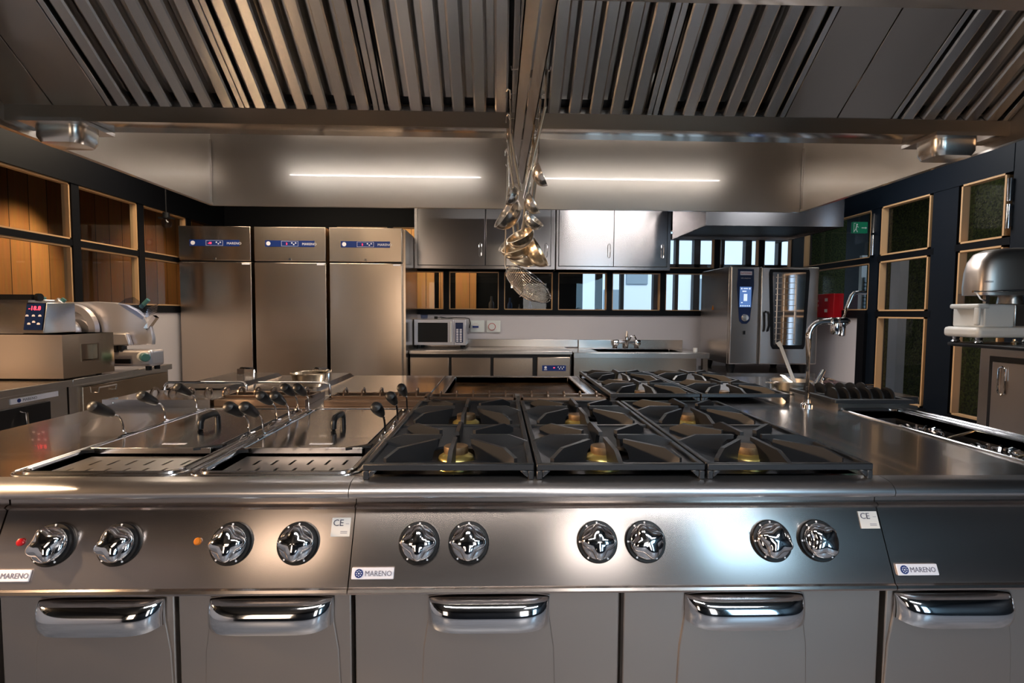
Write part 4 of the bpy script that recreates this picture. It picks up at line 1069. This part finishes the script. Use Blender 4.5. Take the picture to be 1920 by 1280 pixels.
# ================================================================== REFRIGERATORS
YFR = 5.10
for i, (x0, x1, lb) in enumerate(((-3.06, -2.378, 'tall steel refrigerator at the left of the row of three, next to the glass wall'), (-2.346, -1.664, 'tall steel refrigerator in the middle of the row of three'), (-1.632, -.935, 'tall steel refrigerator at the right of the row of three, beside the microwave counter'))):
    t = thing('refrigerator', lb, 'refrigerator', ((x0+x1)/2, 5.45, 0), 'tall steel refrigerators')
    mb = MB(); mb.box(x0+.004, x1+(.025 if i == 2 else -.004), YFR+.055, YFR+.80, .1, 2.095)
    for x in (x0+.08, x1-.08): mb.cyl((x, YFR+.12, 0), (x, YFR+.12, .1), .025).cyl((x, YFR+.7, 0), (x, YFR+.7, .1), .025)
    mb.build('cabinet', 'steel_fridge', t)
    mb = MB(); mb.box(x0, x1, YFR, YFR+.05, .14, 1.758); dr = mb.build('door', 'steel_fridge', t, bevel=.006, seg=3)
    mb = MB(); mb.box(x0, x1, YFR, YFR+.055, 1.772, 2.10); hp = mb.build('head_panel', 'steel_fridge', t, bevel=.005, seg=3)
    mb = MB(); mb.box(x0+.02, x1-.01, YFR+.01, YFR+.05, 1.756, 1.774); mb.build('door_gasket', 'black_plastic', t)
    xa = (x0+x1)/2-.235; xb = xa+.47
    mb = MB(); mb.box(xa, xb, YFR-.003, YFR, 1.908, 1.968); bd = mb.build('badge_strip', 'blue_badge', hp)
    mb = MB(); mb.text('MARENO', (xb-.118, YFR-.004, 1.925), .033, depth=.0006); mb.cyl((xa+.032, YFR-.003, 1.938), (xa+.032, YFR-.005, 1.938), .02)
    mb.box(xa+.155, xa+.315, YFR-.0036, YFR-.003, 1.9135, 1.9155).box(xa+.155, xa+.315, YFR-.0036, YFR-.003, 1.9605, 1.9625).box(xa+.155, xa+.157, YFR-.0036, YFR-.003, 1.9135, 1.9625).box(xa+.313, xa+.315, YFR-.0036, YFR-.003, 1.9135, 1.9625)
    for q in range(3): mb.cyl((xa+.255+q*.018, YFR-.003, 1.945-q % 2*.014), (xa+.255+q*.018, YFR-.005, 1.945-q % 2*.014), .007, n=10)
    mb.build('lettering', 'badge_white', bd)
    mb = MB(); mb.text('-18' if i == 0 else '2', (xa+(.175 if i == 0 else .20), YFR-.005, 1.928), .026, depth=.0006); mb.build('display_digits', 'red_led', bd)
    mb = MB(); mb.cyl(((x0+x1)/2, YFR-.006, 1.79), ((x0+x1)/2, YFR, 1.79), .012); mb.build('lock', 'chrome', hp)
    mb = MB(); mb.box(x1-.085, x1-.012, YFR-.004, YFR, 1.735, 1.75); mb.build('hinge_cover', 'badge_white', dr)

# ================================================================== BACK COUNTER, MICROWAVE, SINK
YC = 5.30
bc = thing('drawer_counter', 'refrigerated steel counter with drawer fronts under the microwave', 'counter', (-.08, 5.6, 0))
mb = MB(); mb.box(-.905, .765, YC, 5.985, .868, .90); mb.build('worktop', 'steel', bc, bevel=.003)
mb = MB(); mb.box(-.90, .755, YC+.045, 5.96, .1, .868)
for x in (-.85, .7): mb.cyl((x, YC+.1, 0), (x, YC+.1, .1), .025)
mb.build('body', 'steel', bc)
mb = MB(); mb.box(-.90, .752, YC+.040, YC+.0445, .11, .862); mb.build('gap_shade', 'shade_black', bc)  # black plate painting the shade between the drawer fronts
for x0, x1 in ((-.898, -.50), (-.475, -.075), (-.045, .36)):
    for z0, z1 in ((.50, .828), (.14, .48)):
        mb = MB(); mb.box(x0, x1, YC+.012, YC+.045, z0, z1); d_ = mb.build('door', 'steel_fridge', bc, bevel=.006)
        mb = MB(); mb.ext([(x0+.004, YC+.008, z1+.006), (x0+.004, YC-.006, z1+.002), (x0+.004, YC-.006, z1-.004), (x0+.004, YC+.014, z1-.004)], (x1-x0-.008, 0, 0)); mb.build('grip_edge', 'steel_top', d_)
mb = MB(); mb.box(.405, .745, YC+.012, YC+.045, .14, .838); cp = mb.build('machine_panel', 'steel_fridge', bc, bevel=.006)
mb = MB(); mb.box(.455, .70, YC+.009, YC+.012, .695, .752); bd = mb.build('badge_strip', 'blue_badge', cp)
mb = MB(); mb.cyl((.49, YC+.009, .73), (.49, YC+.007, .73), .013).box(.475, .505, YC+.008, YC+.009, .705, .712)
for q in range(5): mb.cyl((.62+q*.014, YC+.009, .735-(q % 2)*.018), (.62+q*.014, YC+.007, .735-(q % 2)*.018), .0065, n=8)
mb.build('lettering', 'badge_white', bd)
mb = MB(); mb.box(.57, .585, YC+.007, YC+.009, .725, .732); mb.build('display_digits', 'red_led', bd)
mb = MB(); mb.box(-.905, .92, 5.965, 5.995, .90, .985); mb.build('splashback', 'steel', bc, bevel=.003)

sc = thing('sink_unit', 'stainless sink table with a low splashback left of the combi oven', 'sink', (1.5, 5.6, 0))
mb = MB(); mb.plate(.772, 2.17, 5.10+.16, 5.985, .888, .055, [(1.05, 1.95, 5.40, 5.86)]); mb.build('worktop', 'steel', sc, bevel=.003)
mb = MB(); mb.basin(1.05, 1.95, 5.40, 5.86, .62, .888); mb.build('basin', 'steel', sc)
mb = MB(); mb.box(.80, 2.05, 5.30, 5.32, .15, .83).box(.78, .80, 5.29, 5.95, .1, .833).box(2.11, 2.16, 5.28, 5.33, 0, .833).box(.78, .83, 5.28, 5.33, 0, .1).box(2.11, 2.16, 5.9, 5.95, 0, .833); mb.build('front_apron', 'steel_fridge', sc)
mb = MB(); mb.box(.93, 2.14, 5.965, 5.995, .888, .985); mb.build('splashback', 'steel', sc, bevel=.003)
ft = thing('mixer_faucet', 'dark chrome twin-handle mixer faucet at the back of the sink', 'faucet', (1.47, 5.90, .888))
mb = MB(); mb.cyl((1.35, 5.90, .96), (1.60, 5.90, .96), .014).cyl((1.47, 5.9, .888), (1.47, 5.9, .97), .02).lathe([(.026, 0), (.030, .02), (.022, .06), (.016, .09), (.010, .12)], o=(1.47, 5.9, .97))
mb.build('valve_body', 'chrome', ft)
for x in (1.35, 1.60):
    mb = MB(); mb.lathe([(.032, -.03), (.036, 0), (.034, .025), (.012, .03)], o=(x, 5.9, .96), d=(1, 0, 0)).cyl((x, 5.9, .888), (x, 5.9, .95), .014); mb.build('handle', 'chrome', ft)
mb = MB(); mb.tube([(1.50, 5.90, .98), (1.51, 5.86, 1.03), (1.53, 5.8, 1.04), (1.54, 5.75, 1.0), (1.54, 5.74, .95)], .010, n=10); mb.build('spout', 'chrome', ft)
mb = MB(); mb.cyl((2.09, 5.44, .889), (2.09, 5.44, .93), .022); tag(mb.build('small_cup', 'white_plastic'), 'small white cup on the right end of the sink table', 'cup')

mw = thing('microwave', 'steel microwave oven with black glass door on the back counter', 'microwave', (-.62, 5.75, .9))
mb = MB(); mb.box(-.905, -.345, 5.62, 5.94, .935, 1.215); mb.build('housing', 'grey_alu', mw, bevel=.004)
mb = MB(); mb.box(-.90, -.475, 5.595, 5.62, .937, 1.213); dr = mb.build('door', 'grey_alu', mw, bevel=.004)
mb = MB(); mb.box(-.858, -.54, 5.590, 5.596, .968, 1.178); mb.build('door_window', 'black_plastic', dr, bevel=.003)
mb = MB(); mb.tube([(-.505, 5.595, .97), (-.505, 5.570, .975), (-.505, 5.568, 1.18), (-.505, 5.595, 1.185)], .010, n=10); mb.build('door_handle', 'white_plastic', dr)
mb = MB(); mb.box(-.472, -.348, 5.595, 5.62, .937, 1.213); kp = mb.build('control_panel', 'grey_alu', mw, bevel=.003)
mb = MB(); mb.box(-.458, -.375, 5.592, 5.596, .965, 1.180); mb.build('key_field', 'navy', kp)
mb = MB()
for a in range(2):
    for b in range(8): mb.box(-.448+a*.036, -.424+a*.036, 5.590, 5.5925, .975+b*.018, .986+b*.018)
mb.build('keys', 'badge_white', kp)
for x in (-.86, -.39): mb = MB(); mb.cyl((x, 5.64, .90), (x, 5.64, .936), .016).cyl((x, 5.9, .90), (x, 5.9, .936), .016); mb.build('foot', 'black_plastic', mw)
mb = MB(); mb.lathe([(.030, 0), (.038, .01), (.040, .05), (.037, .05), (.034, .012), (.002, .006)], o=(-.80, 5.66, 1.216)); tag(mb.build('glass_jar', 'plexi'), 'small clear glass jar on top of the microwave', 'jar')
mb = MB(); mb.tube([(-.66, 5.66, 1.232), (-.62, 5.64, 1.238), (-.56, 5.68, 1.228), (-.48, 5.70, 1.232), (-.36, 5.72, 1.23), (-.318, 5.74, 1.222), (-.305, 5.76, 1.17), (-.318, 5.78, 1.12)], .0055, n=8).tube([(-.62, 5.70, 1.224), (-.55, 5.64, 1.226), (-.50, 5.69, 1.226), (-.58, 5.71, 1.226)], .005, n=6); mb.box(-.69, -.655, 5.645, 5.675, 1.217, 1.245)
tag(mb.build('power_cord', 'black_plastic'), 'black power cord lying on top of the microwave', 'cord')
for x0, lb, kind in ((-.318, 'blue industrial wall socket right of the microwave', 0), (-.132, 'round red-rimmed wall socket, right one of the pair above the back counter', 1)):
    t = thing('wall_socket', lb, 'socket', (x0+.08, 5.99, 1.13), 'wall sockets beside the microwave')
    mb = MB(); mb.box(x0, x0+.16, 5.975, 5.998, 1.065, 1.20); mb.build('plate', 'frost', t, bevel=.004)
    mb = MB()
    if kind == 0:
        mb.cyl((x0+.062, 5.93, 1.14), (x0+.062, 5.976, 1.14), .034); mb.m = 1; mb.box(x0+.028, x0+.096, 5.925, 5.95, 1.115, 1.138)
        mb.build('socket_body', ['white_plastic', 'blue_badge'], t)
    else:
        mb.cyl((x0+.062, 5.955, 1.128), (x0+.062, 5.976, 1.128), .042); mb.m = 1; mb.cyl((x0+.062, 5.950, 1.128), (x0+.062, 5.956, 1.128), .036)
        mb.build('socket_body', ['red_lens', 'white_plastic'], t)

# wall cabinets
for (x0, x1, dx, lb) in ((-.905, .615, ((-.865, -.145), (-.135, .565)), 'wall cabinet above the microwave, left one of two behind the utensils'), (.625, 1.875, ((.655, 1.248), (1.252, 1.835)), 'wall cabinet above the sink, right one of two with bright reflections')):
    t = thing('wall_cabinet', lb, 'cabinet', ((x0+x1)/2, 5.8, 1.76), 'steel wall cabinets')
    mb = MB(); mb.box(x0, x1, 5.665, 5.985, 1.76, 2.45); mb.build('carcass', 'steel_cab', t, bevel=.004)
    mb = MB(); mb.box(dx[0][0]-.005, dx[1][1]+.005, 5.6635, 5.6648, 1.793, 2.415); mb.build('gap_shade', 'shade_black', t)  # black plate behind the doors, painted shade for their gaps
    for j, (a, b) in enumerate(dx):
        y = 5.652 if j == 0 else 5.658
        mb = MB(); mb.box(a, b, y, y+.012, 1.798, 2.41); d_ = mb.build('sliding_door', 'steel_cab', t, bevel=.003)
        hx = b-.05
        mb = MB(); mb.tube([(hx-.012, y-.002, 1.90), (hx-.014, y-.002, 1.965), (hx-.012, y-.002, 2.03), (hx, y-.002, 2.04), (hx+.012, y-.002, 2.03), (hx+.014, y-.002, 1.965), (hx+.012, y-.002, 1.90), (hx, y-.002, 1.89)], .004, n=8, closed=True); mb.build('finger_pull', 'chrome', d_)

# second hood above the oven
h2 = thing('oven_hood', 'small stainless extraction hood above the combi oven', 'hood', (2.4, 5.0, 2.05))
mb = MB(); mb.box(1.79, 3.005, 4.50, 4.512, 2.055, 2.42); mb.build('front_skirt', 'steel_cab', h2)
mb = MB(); mb.box(1.79, 1.802, 4.512, 5.36, 2.055, 2.42); mb.build('left_skirt', 'steel_cab', h2)
mb = MB(); mb.box(2.993, 3.005, 4.512, 5.60, 2.055, 2.42); mb.build('right_skirt', 'steel_cab', h2)
mb = MB(); mb.box(1.802, 2.993, 5.345, 5.36, 2.055, 2.42).box(1.79, 3.005, 4.5, 5.6, 2.42, 2.43); mb.build('rear_skirt', 'steel_cab', h2)
mb = MB(); mb.box(1.802, 2.993, 4.512, 5.345, 2.085, 2.095); mb.build('under_panel', 'blue_black', h2)

# combi oven
OX0, OX1 = 2.30, 3.185
ov = thing('combi_oven', 'stainless combi oven with blue control strip and glass door at the back right', 'oven', ((OX0+OX1)/2, 5.5, .7))
mb = MB(); mb.box(OX0, OX1, YFR+.05, 5.86, .79, 1.765); mb.build('housing', 'steel', ov, bevel=.008)
mb = MB(); mb.box(OX0-.002, 2.585, YFR, YFR+.05, .79, 1.765); cpn = mb.build('control_column', 'steel', ov, bevel=.012, seg=3)
mb = MB(); mb.box(2.603, OX1, YFR, YFR+.05, .79, 1.76); dr = mb.build('door', 'steel', ov, bevel=.012, seg=3)
def outl(xa, xb, xc, xd, z0, z1, y, dy):
    return [(xa, y, z1), (xb, y, z1), (xb+.006, y, z1-.3*(z1-z0)), (xc, y, z0+.03), (xc-.03, y, z0), (xd+.03, y, z0), (xd, y, z0+.03), (xa-.006, y, z1-.3*(z1-z0))]
mb = MB(); mb.ext(outl(2.362, 2.522, 2.495, 2.388, 1.195, 1.735, YFR-.006, 0), (0, .010, 0)); cs = mb.build('touch_panel', 'navy', cpn, bevel=.003)
mb = MB(); mb.box(2.385, 2.500, YFR-.009, YFR-.006, 1.36, 1.56); scn = mb.build('screen', 'screen', cs)
mb = MB(); mb.box(2.425, 2.460, YFR-.0100, YFR-.009, 1.42, 1.49).box(2.395, 2.41, YFR-.01, YFR-.009, 1.535, 1.55).box(2.475, 2.49, YFR-.01, YFR-.009, 1.535, 1.55).box(2.42, 2.465, YFR-.01, YFR-.009, 1.538, 1.548).box(2.40, 2.415, YFR-.01, YFR-.009, 1.40, 1.41).box(2.41, 2.45, YFR-.01, YFR-.009, 1.51, 1.522)
for q in range(5): mb.box(2.393+q*.021, 2.404+q*.021, YFR-.01, YFR-.009, 1.368, 1.378)
mb.build('screen_icons', 'screen_lit', scn)
mb = MB(); mb.box(2.385, 2.502, YFR-.008, YFR-.006, 1.675, 1.712); mb.build('name_plate', 'badge_white', cs)
mb = MB(); mb.text('RATIONAL', (2.390, YFR-.009, 1.684), .026, depth=.0005, sx=.86); mb.build('lettering', 'red_lens', cs)
mb = MB(); mb.text('SelfCookingCenter', (2.392, YFR-.0075, 1.640), .015, depth=.0003, sx=.86); mb.build('small_lettering', 'badge_white', cs)
mb = MB(); mb.lathe([(.038, 0), (.036, .012), (.030, .022), (.002, .024)], o=(2.442, YFR-.006, 1.255), d=(0, -1, 0)); mb.build('dial', 'satin', cs)
mb = MB(); mb.box(2.43, 2.452, YFR-.008, YFR, 1.09, 1.125); mb.build('latch_notch', 'black_plastic', cpn)
# door window with racks behind the glass
mb = MB(); g1 = [(2.685, 1.735), (3.075, 1.735), (3.085, 1.70), (3.06, .98), (3.045, .945), (2.735, .945), (2.715, .98), (2.675, 1.70)]
g2 = [(2.715, 1.705), (3.045, 1.705), (3.048, 1.69), (3.028, .995), (3.02, .985), (2.75, .985), (2.742, .995), (2.712, 1.69)]
n_ = 8
vs = [(x, YFR-.004, z) for x, z in g1]+[(x, YFR-.004, z) for x, z in g2]; fs = [(i, (i+1) % n_, n_+(i+1) % n_, n_+i)[::-1] for i in range(n_)]
mb.add(vs, fs); mb.ext([(x, YFR-.003, z) for x, z in g2], (0, .002, 0)) if False else None
mb.build('window_frame', 'black_plastic', dr)
mb = MB(); mb.ext([(x, YFR-.0035, z) for x, z in g2], (0, .002, 0)); mb.build('window_pane', 'chrome', dr)
mb = MB()
for q in range(12): mb.bar((2.75, YFR-.006, 1.04+q*.056), (2.965, YFR-.006, 1.043+q*.056), .006, .006)
for x in (2.765, 2.835, 2.945, 2.955): mb.bar((x, YFR-.007, 1.0), (x, YFR-.007, 1.69), .005, .005)
mb.build('rack_wires', 'satin', dr)
mb = MB(); mb.tube([(2.655, YFR, 1.315), (2.655, YFR-.035, 1.31), (2.662, YFR-.045, 1.29), (2.668, YFR-.045, 1.18), (2.660, YFR-.035, 1.13), (2.650, YFR-.03, 1.125)], .012, n=10); mb.build('door_handle', 'black_plastic', dr)
mb = MB(); mb.ext([(2.325-.026, 5.50, 1.335), (2.325-.026, 5.55, 1.335), (2.325-.026, 5.525, 1.385)], (-.001, 0, 0)); mb.build('warning_label', 'amber_lens', ov)
mb = MB(); mb.cyl((2.5, 5.5, 1.765), (2.5, 5.5, 1.785), .05).box(2.42, 2.62, 5.2, 5.6, 1.765, 1.775); mb.build('top_vent', 'black_plastic', ov)
for x in (2.36, 3.1):
    for y in (5.2, 5.75): mb = MB(); mb.lathe([(.03, .70), (.045, .76), (.045, .79)], o=(x, y, 0)); mb.build('foot', 'black_plastic', ov)
os_ = thing('oven_stand', 'open steel stand under the combi oven', 'stand', (2.74, 5.5, 0))
mb = MB(); mb.box(OX0-.01, OX1+.005, 5.12, 5.86, .66, .70); mb.build('stand_top', 'steel', os_)
for x in (OX0+.02, OX1-.03):
    for y in (5.15, 5.80): mb = MB(); mb.box(x-.02, x+.02, y-.02, y+.02, 0, .66); mb.build('leg', 'steel', os_)
mb = MB()
for q in range(4): mb.box(OX0+.04, OX1-.05, 5.16, 5.80, .18+q*.12, .185+q*.12)
mb.build('rack_shelf', 'steel', os_)

# red cabinet and exit sign
rb = thing('red_wall_box', 'small red metal box with white stickers on the right wall beside the oven', 'fire box', (3.33, 5.26, 1.38))
mb = MB(); mb.box(3.30, 3.398, 5.04, 5.46, 1.262, 1.50); bx_ = mb.build('box_body', 'red_box', rb, bevel=.004)
mb = MB()
for y, z, s in ((5.16, 1.44, .022), (5.16, 1.33, .022), (5.30, 1.43, .014), (5.30, 1.385, .016), (5.33, 1.325, .014)): mb.box(3.2975, 3.2995, y-s, y+s, z-s*.7, z+s*.7)
mb.build('stickers', 'sticker', rb)
ex = thing('exit_sign', 'green emergency exit sign seen through the glass on the right', 'sign', (3.72, 5.3, 2.2))
mb = MB(); mb.box(3.665, 3.82, 5.34, 5.37, 2.135, 2.25); mb.build('sign_face', 'exit_green', ex, bevel=.003)
mb = MB(); y = 5.338
mb.box(3.755, 3.795, y-.001, y+.001, 2.185, 2.193).ext([(3.795, y, 2.178), (3.812, y, 2.189), (3.795, y, 2.20)], (0, .001, 0))
mb.cyl((3.705, y-.001, 2.222), (3.705, y+.001, 2.222), .009, n=12).bar((3.703, y, 2.212), (3.696, y, 2.178), .010, .002, up=(0, 1, 0)).bar((3.696, y, 2.18), (3.712, y, 2.145), .007, .002, up=(0, 1, 0)).bar((3.696, y, 2.18), (3.678, y, 2.152), .007, .002, up=(0, 1, 0)).bar((3.703, y, 2.207), (3.722, y, 2.195), .006, .002, up=(0, 1, 0))
mb.box(3.672, 3.675, y-.001, y+.001, 2.14, 2.235).box(3.672, 3.69, y-.001, y+.001, 2.233, 2.237)
mb.build('pictogram', 'white_ink', ex)
mb = MB(); mb.cyl((3.74, 5.355, 2.26), (3.74, 5.355, 2.84), .006); mb.build('rod', 'black_plastic', ex)

# ================================================================== RIGHT COUNTER WITH BLENDER-LIKE MACHINE
rt = thing('service_table', 'dark-topped service table with steel cabinet along the right wall at the photo edge', 'table', (3.1, 2.5, 0))
mb = MB()
mb.ext([(2.72, 1.85, 1.108), (3.39, 1.85, 1.108), (3.39, 3.13, 1.108), (2.80, 3.13, 1.108), (2.745, 3.10, 1.108), (2.72, 3.04, 1.108)], (0, 0, .022)); mb.build('table_top', 'black_plastic', rt, bevel=.008, seg=3)
mb = MB(); mb.box(2.84, 3.38, 1.9, 2.98, .04, 1.108); mb.build('cabinet', 'steel', rt, bevel=.004)
mb = MB(); mb.box(2.836, 2.8395, 1.92, 2.915, .08, 1.06); mb.build('door_gap_shade', 'shade_black', rt)  # black plate that draws the shade around the door edge
mb = MB(); mb.box(2.824, 2.836, 1.94, 2.885, .10, 1.03); dr = mb.build('door', 'steel_door', rt, bevel=.003)
mb = MB(); mb.tube([(2.818, 2.80, .86), (2.816, 2.80, .93), (2.818, 2.80, .995), (2.818, 2.818, 1.008), (2.818, 2.836, .995), (2.816, 2.836, .93), (2.818, 2.836, .86), (2.818, 2.818, .848)], .006, n=8, closed=True); mb.build('door_handle', 'chrome', dr)
bm_ = thing('vegetable_cutter', 'white and brushed steel food machine with domed head at the right edge', 'food machine', (2.95, 2.95, 1.13))
mb = MB(); mb.box(2.71, 3.25, 2.86, 3.10, 1.165, 1.225); mb.build('base', 'white_plastic', bm_, bevel=.02, seg=3)
mb = MB(); mb.box(2.75, 2.93, 2.875, 3.08, 1.225, 1.355).box(2.708, 2.78, 2.868, 3.06, 1.33, 1.358).box(2.708, 2.73, 2.868, 2.9, 1.235, 1.34); mb.build('column', 'white_plastic', bm_, bevel=.010, seg=3)
mb = MB(); mb.box(2.93, 3.25, 2.88, 3.08, 1.225, 1.36); mb.build('motor_block', 'steel', bm_, bevel=.01)
for x in (2.76, 3.2):
    mb = MB(); mb.lathe([(.012, 1.130), (.024, 1.136), (.016, 1.15), (.022, 1.168)], o=(x, 2.91, 0)).lathe([(.012, 1.130), (.024, 1.136), (.016, 1.15), (.022, 1.168)], o=(x, 3.06, 0)); mb.build('foot', 'chrome', bm_)
mb = MB(); mb.box(2.76, 3.24, 2.89, 3.06, 1.356, 1.42); mb.build('clear_band', 'plexi', bm_)
mb = MB(); mb.lathe([(.06, 1.36), (.05, 1.43)], o=(2.99, 2.97, 0)).box(2.78, 2.80, 2.9, 2.92, 1.36, 1.42); mb.build('cutting_drum', 'warm_tinted_steel', bm_)
mb = MB(); vs = []; cxx, cyy = 3.02, 2.97
rows = [(.275, .105, 1.408), (.277, .108, 1.45), (.272, .105, 1.54), (.258, .10, 1.60), (.225, .09, 1.648), (.17, .075, 1.672), (.06, .03, 1.682)]
nn_ = 40
for hw, hd_, z in rows:
    for i in range(nn_):
        t_ = 2*PI*i/nn_; c_, s_ = math.cos(t_), math.sin(t_)
        vs.append((cxx+hw*abs(c_)**.55*(1 if c_ >= 0 else -1), cyy+hd_*abs(s_)**.55*(1 if s_ >= 0 else -1), z))
fs = [(a*nn_+i, a*nn_+(i+1) % nn_, (a+1)*nn_+(i+1) % nn_, (a+1)*nn_+i) for a in range(len(rows)-1) for i in range(nn_)]+[list(range((len(rows)-1)*nn_, len(rows)*nn_)), list(range(nn_))[::-1]]
mb.add(vs, fs); mb.build('domed_head', 'steel_door', bm_, angle=60)
mb = MB(); mb.text('santos', (2.735, 2.872, 1.478), .022, depth=.0004); mb.build('lettering', 'ink', bm_)
mb = MB(); mb.tube([(2.645, 2.84, 1.424), (2.80, 2.83, 1.428), (2.93, 2.82, 1.434), (2.975, 2.82, 1.428), (3.0, 2.82, 1.40), (3.005, 2.85, 1.36)], .007, n=10).tube([(2.66, 2.84, 1.424), (2.72, 2.87, 1.385), (2.78, 2.90, 1.375)], .004, n=8); mb.build('lever_arm', 'chrome', bm_)
# bright metal fittings lying on the table
mb = MB(); mb.lathe([(.016, 0), (.018, .012), (.008, .02), (.008, .03)], o=(2.90, 2.84, 1.13)); tag(mb.build('chrome_fitting', 'warm_tinted_steel'), 'small shiny fitting on the service table in front of the white base', 'fitting')
mb = MB(); mb.tube(arc((3.02, 2.80, 1.137), .035, 0, 2*PI, 20, (1, 0, 0), (0, 1, 0))[:-1], .004, n=6, closed=True); mb.tube([(2.96, 2.80, 1.136), (3.10, 2.80, 1.136)], .004, n=6); tag(mb.build('wire_tool', 'warm_tinted_steel'), 'flat shiny wire tool at the right edge of the service table', 'tool')

# bottles on a bar shelf behind the back glazing
struct('trim_11', MB().box(-.3, 1.2, 6.55, 6.85, 1.24, 1.28), 'black_paint')
for x, m_, lb, h_, r_ in ((-.085, 'bottle_grey', 'grey bottle behind the back glass nearest the bright wood boards', .22, .035), (.15, 'bottle_blue', 'blue bottle behind the back glass left of the sieve', .20, .032), (.27, 'bottle_grey', 'thin short bottle behind the back glass between two larger ones', .12, .015), (.41, 'bottle_blue', 'dim bottle behind the back glass under the sieve', .16, .03)):
    mb = MB(); mb.lathe([(r_, 0), (r_, h_*.6), (r_*.4, h_*.75), (r_*.38, h_), (r_*.3, h_)], o=(x, 6.7, 1.28)); tag(mb.build('bottle', m_), lb, 'bottle', 'bottles behind the back glass')

# ================================================================== LIGHT
w = bpy.data.worlds.new('world'); bpy.context.scene.world = w; w.use_nodes = True
w.node_tree.nodes['Background'].inputs[0].default_value = (.62, .78, 1, 1)
w.node_tree.nodes['Background'].inputs[1].default_value = .9
def area(loc, tgt, sx, sy, e, col=(1, 1, 1), name='lamp'):
    l = bpy.data.lights.new(name, 'AREA'); l.shape = 'RECTANGLE'; l.size = sx; l.size_y = sy; l.energy = e; l.color = col
    o = bpy.data.objects.new(name, l); C.objects.link(o); o.location = loc
    o.rotation_euler = (Vector(tgt)-Vector(loc)).to_track_quat('-Z', 'Y').to_euler(); return o
def spot(loc, tgt, e, ang, col, rad=.04, blend=.5):
    l = bpy.data.lights.new('spot', 'SPOT'); l.energy = e; l.spot_size = R(ang); l.color = col; l.shadow_soft_size = rad; l.spot_blend = blend
    o = bpy.data.objects.new('spot', l); C.objects.link(o); o.location = loc
    o.rotation_euler = (Vector(tgt)-Vector(loc)).to_track_quat('-Z', 'Y').to_euler(); return o
WARM = (1, .66, .36)
area((-.3, -.6, 2.78), (-.3, -.6, 0), 1.6, .25, 22, (1, .95, .9))
area((1.4, -1.4, 2.78), (1.4, -1.4, 0), 1.4, .25, 24, (.85, .93, 1))
area((-2.0, 4.1, 2.78), (-2.0, 4.1, 0), 1.6, .4, 22, (1, .82, .62))
area((1.5, 4.1, 2.78), (1.5, 4.1, 0), 1.1, .4, 18, (1, .93, .88))
area((2.6, 3.9, 2.78), (2.6, 3.9, 0), .5, .5, 8, (.95, .97, 1))
spot((-2.35, .9, 2.7), (.1, 1.6, .95), 130, 60, (1, .70, .42))
spot((-3.0, .7, 1.75), (.1, 1.6, .95), 200, 40, (1, .64, .36), .12)  # low warm spot added for glints on the burner grates
spot((.3, .9, 1.85), (.1, 2.2, 1.62), 4.5, 40, (1, .80, .55), .03)  # small spot added to brighten the hanging utensils
spot((-2.5, 1.9, 2.7), (-2.7, 2.9, 1.0), 80, 55, WARM)
spot((-3.5, 4.8, 2.7), (-4.25, 4.72, 1.35), 75, 58, (1, .70, .38), .05, .8)
spot((-3.5, 6.3, 2.7), (-4.25, 6.5, 1.3), 14, 80, (1, .66, .36), .05, .8)
area((-.7, 6.9, 2.8), (-.7, 7.6, 1.2), .8, .1, 14, (1, .74, .45))
area((4.1, 4.8, 2.8), (4.7, 4.8, 0), .3, 1.5, 3.5, (1, .95, .85))
area((2.9, 7.6, 2.8), (2.9, 7.7, 0), 1.6, .6, 5, (.95, .97, 1))
sn = bpy.data.lights.new('sun', 'SUN'); sn.energy = 1.2; sn.angle = .05; so = bpy.data.objects.new('sun', sn); C.objects.link(so); so.rotation_euler = (R(48), 0, R(20))

s = bpy.context.scene
s.view_settings.view_transform = 'Standard'; s.view_settings.look = 'None'; s.view_settings.gamma = 1
s.view_settings.exposure = 1.08
s.view_settings.use_curve_mapping = False
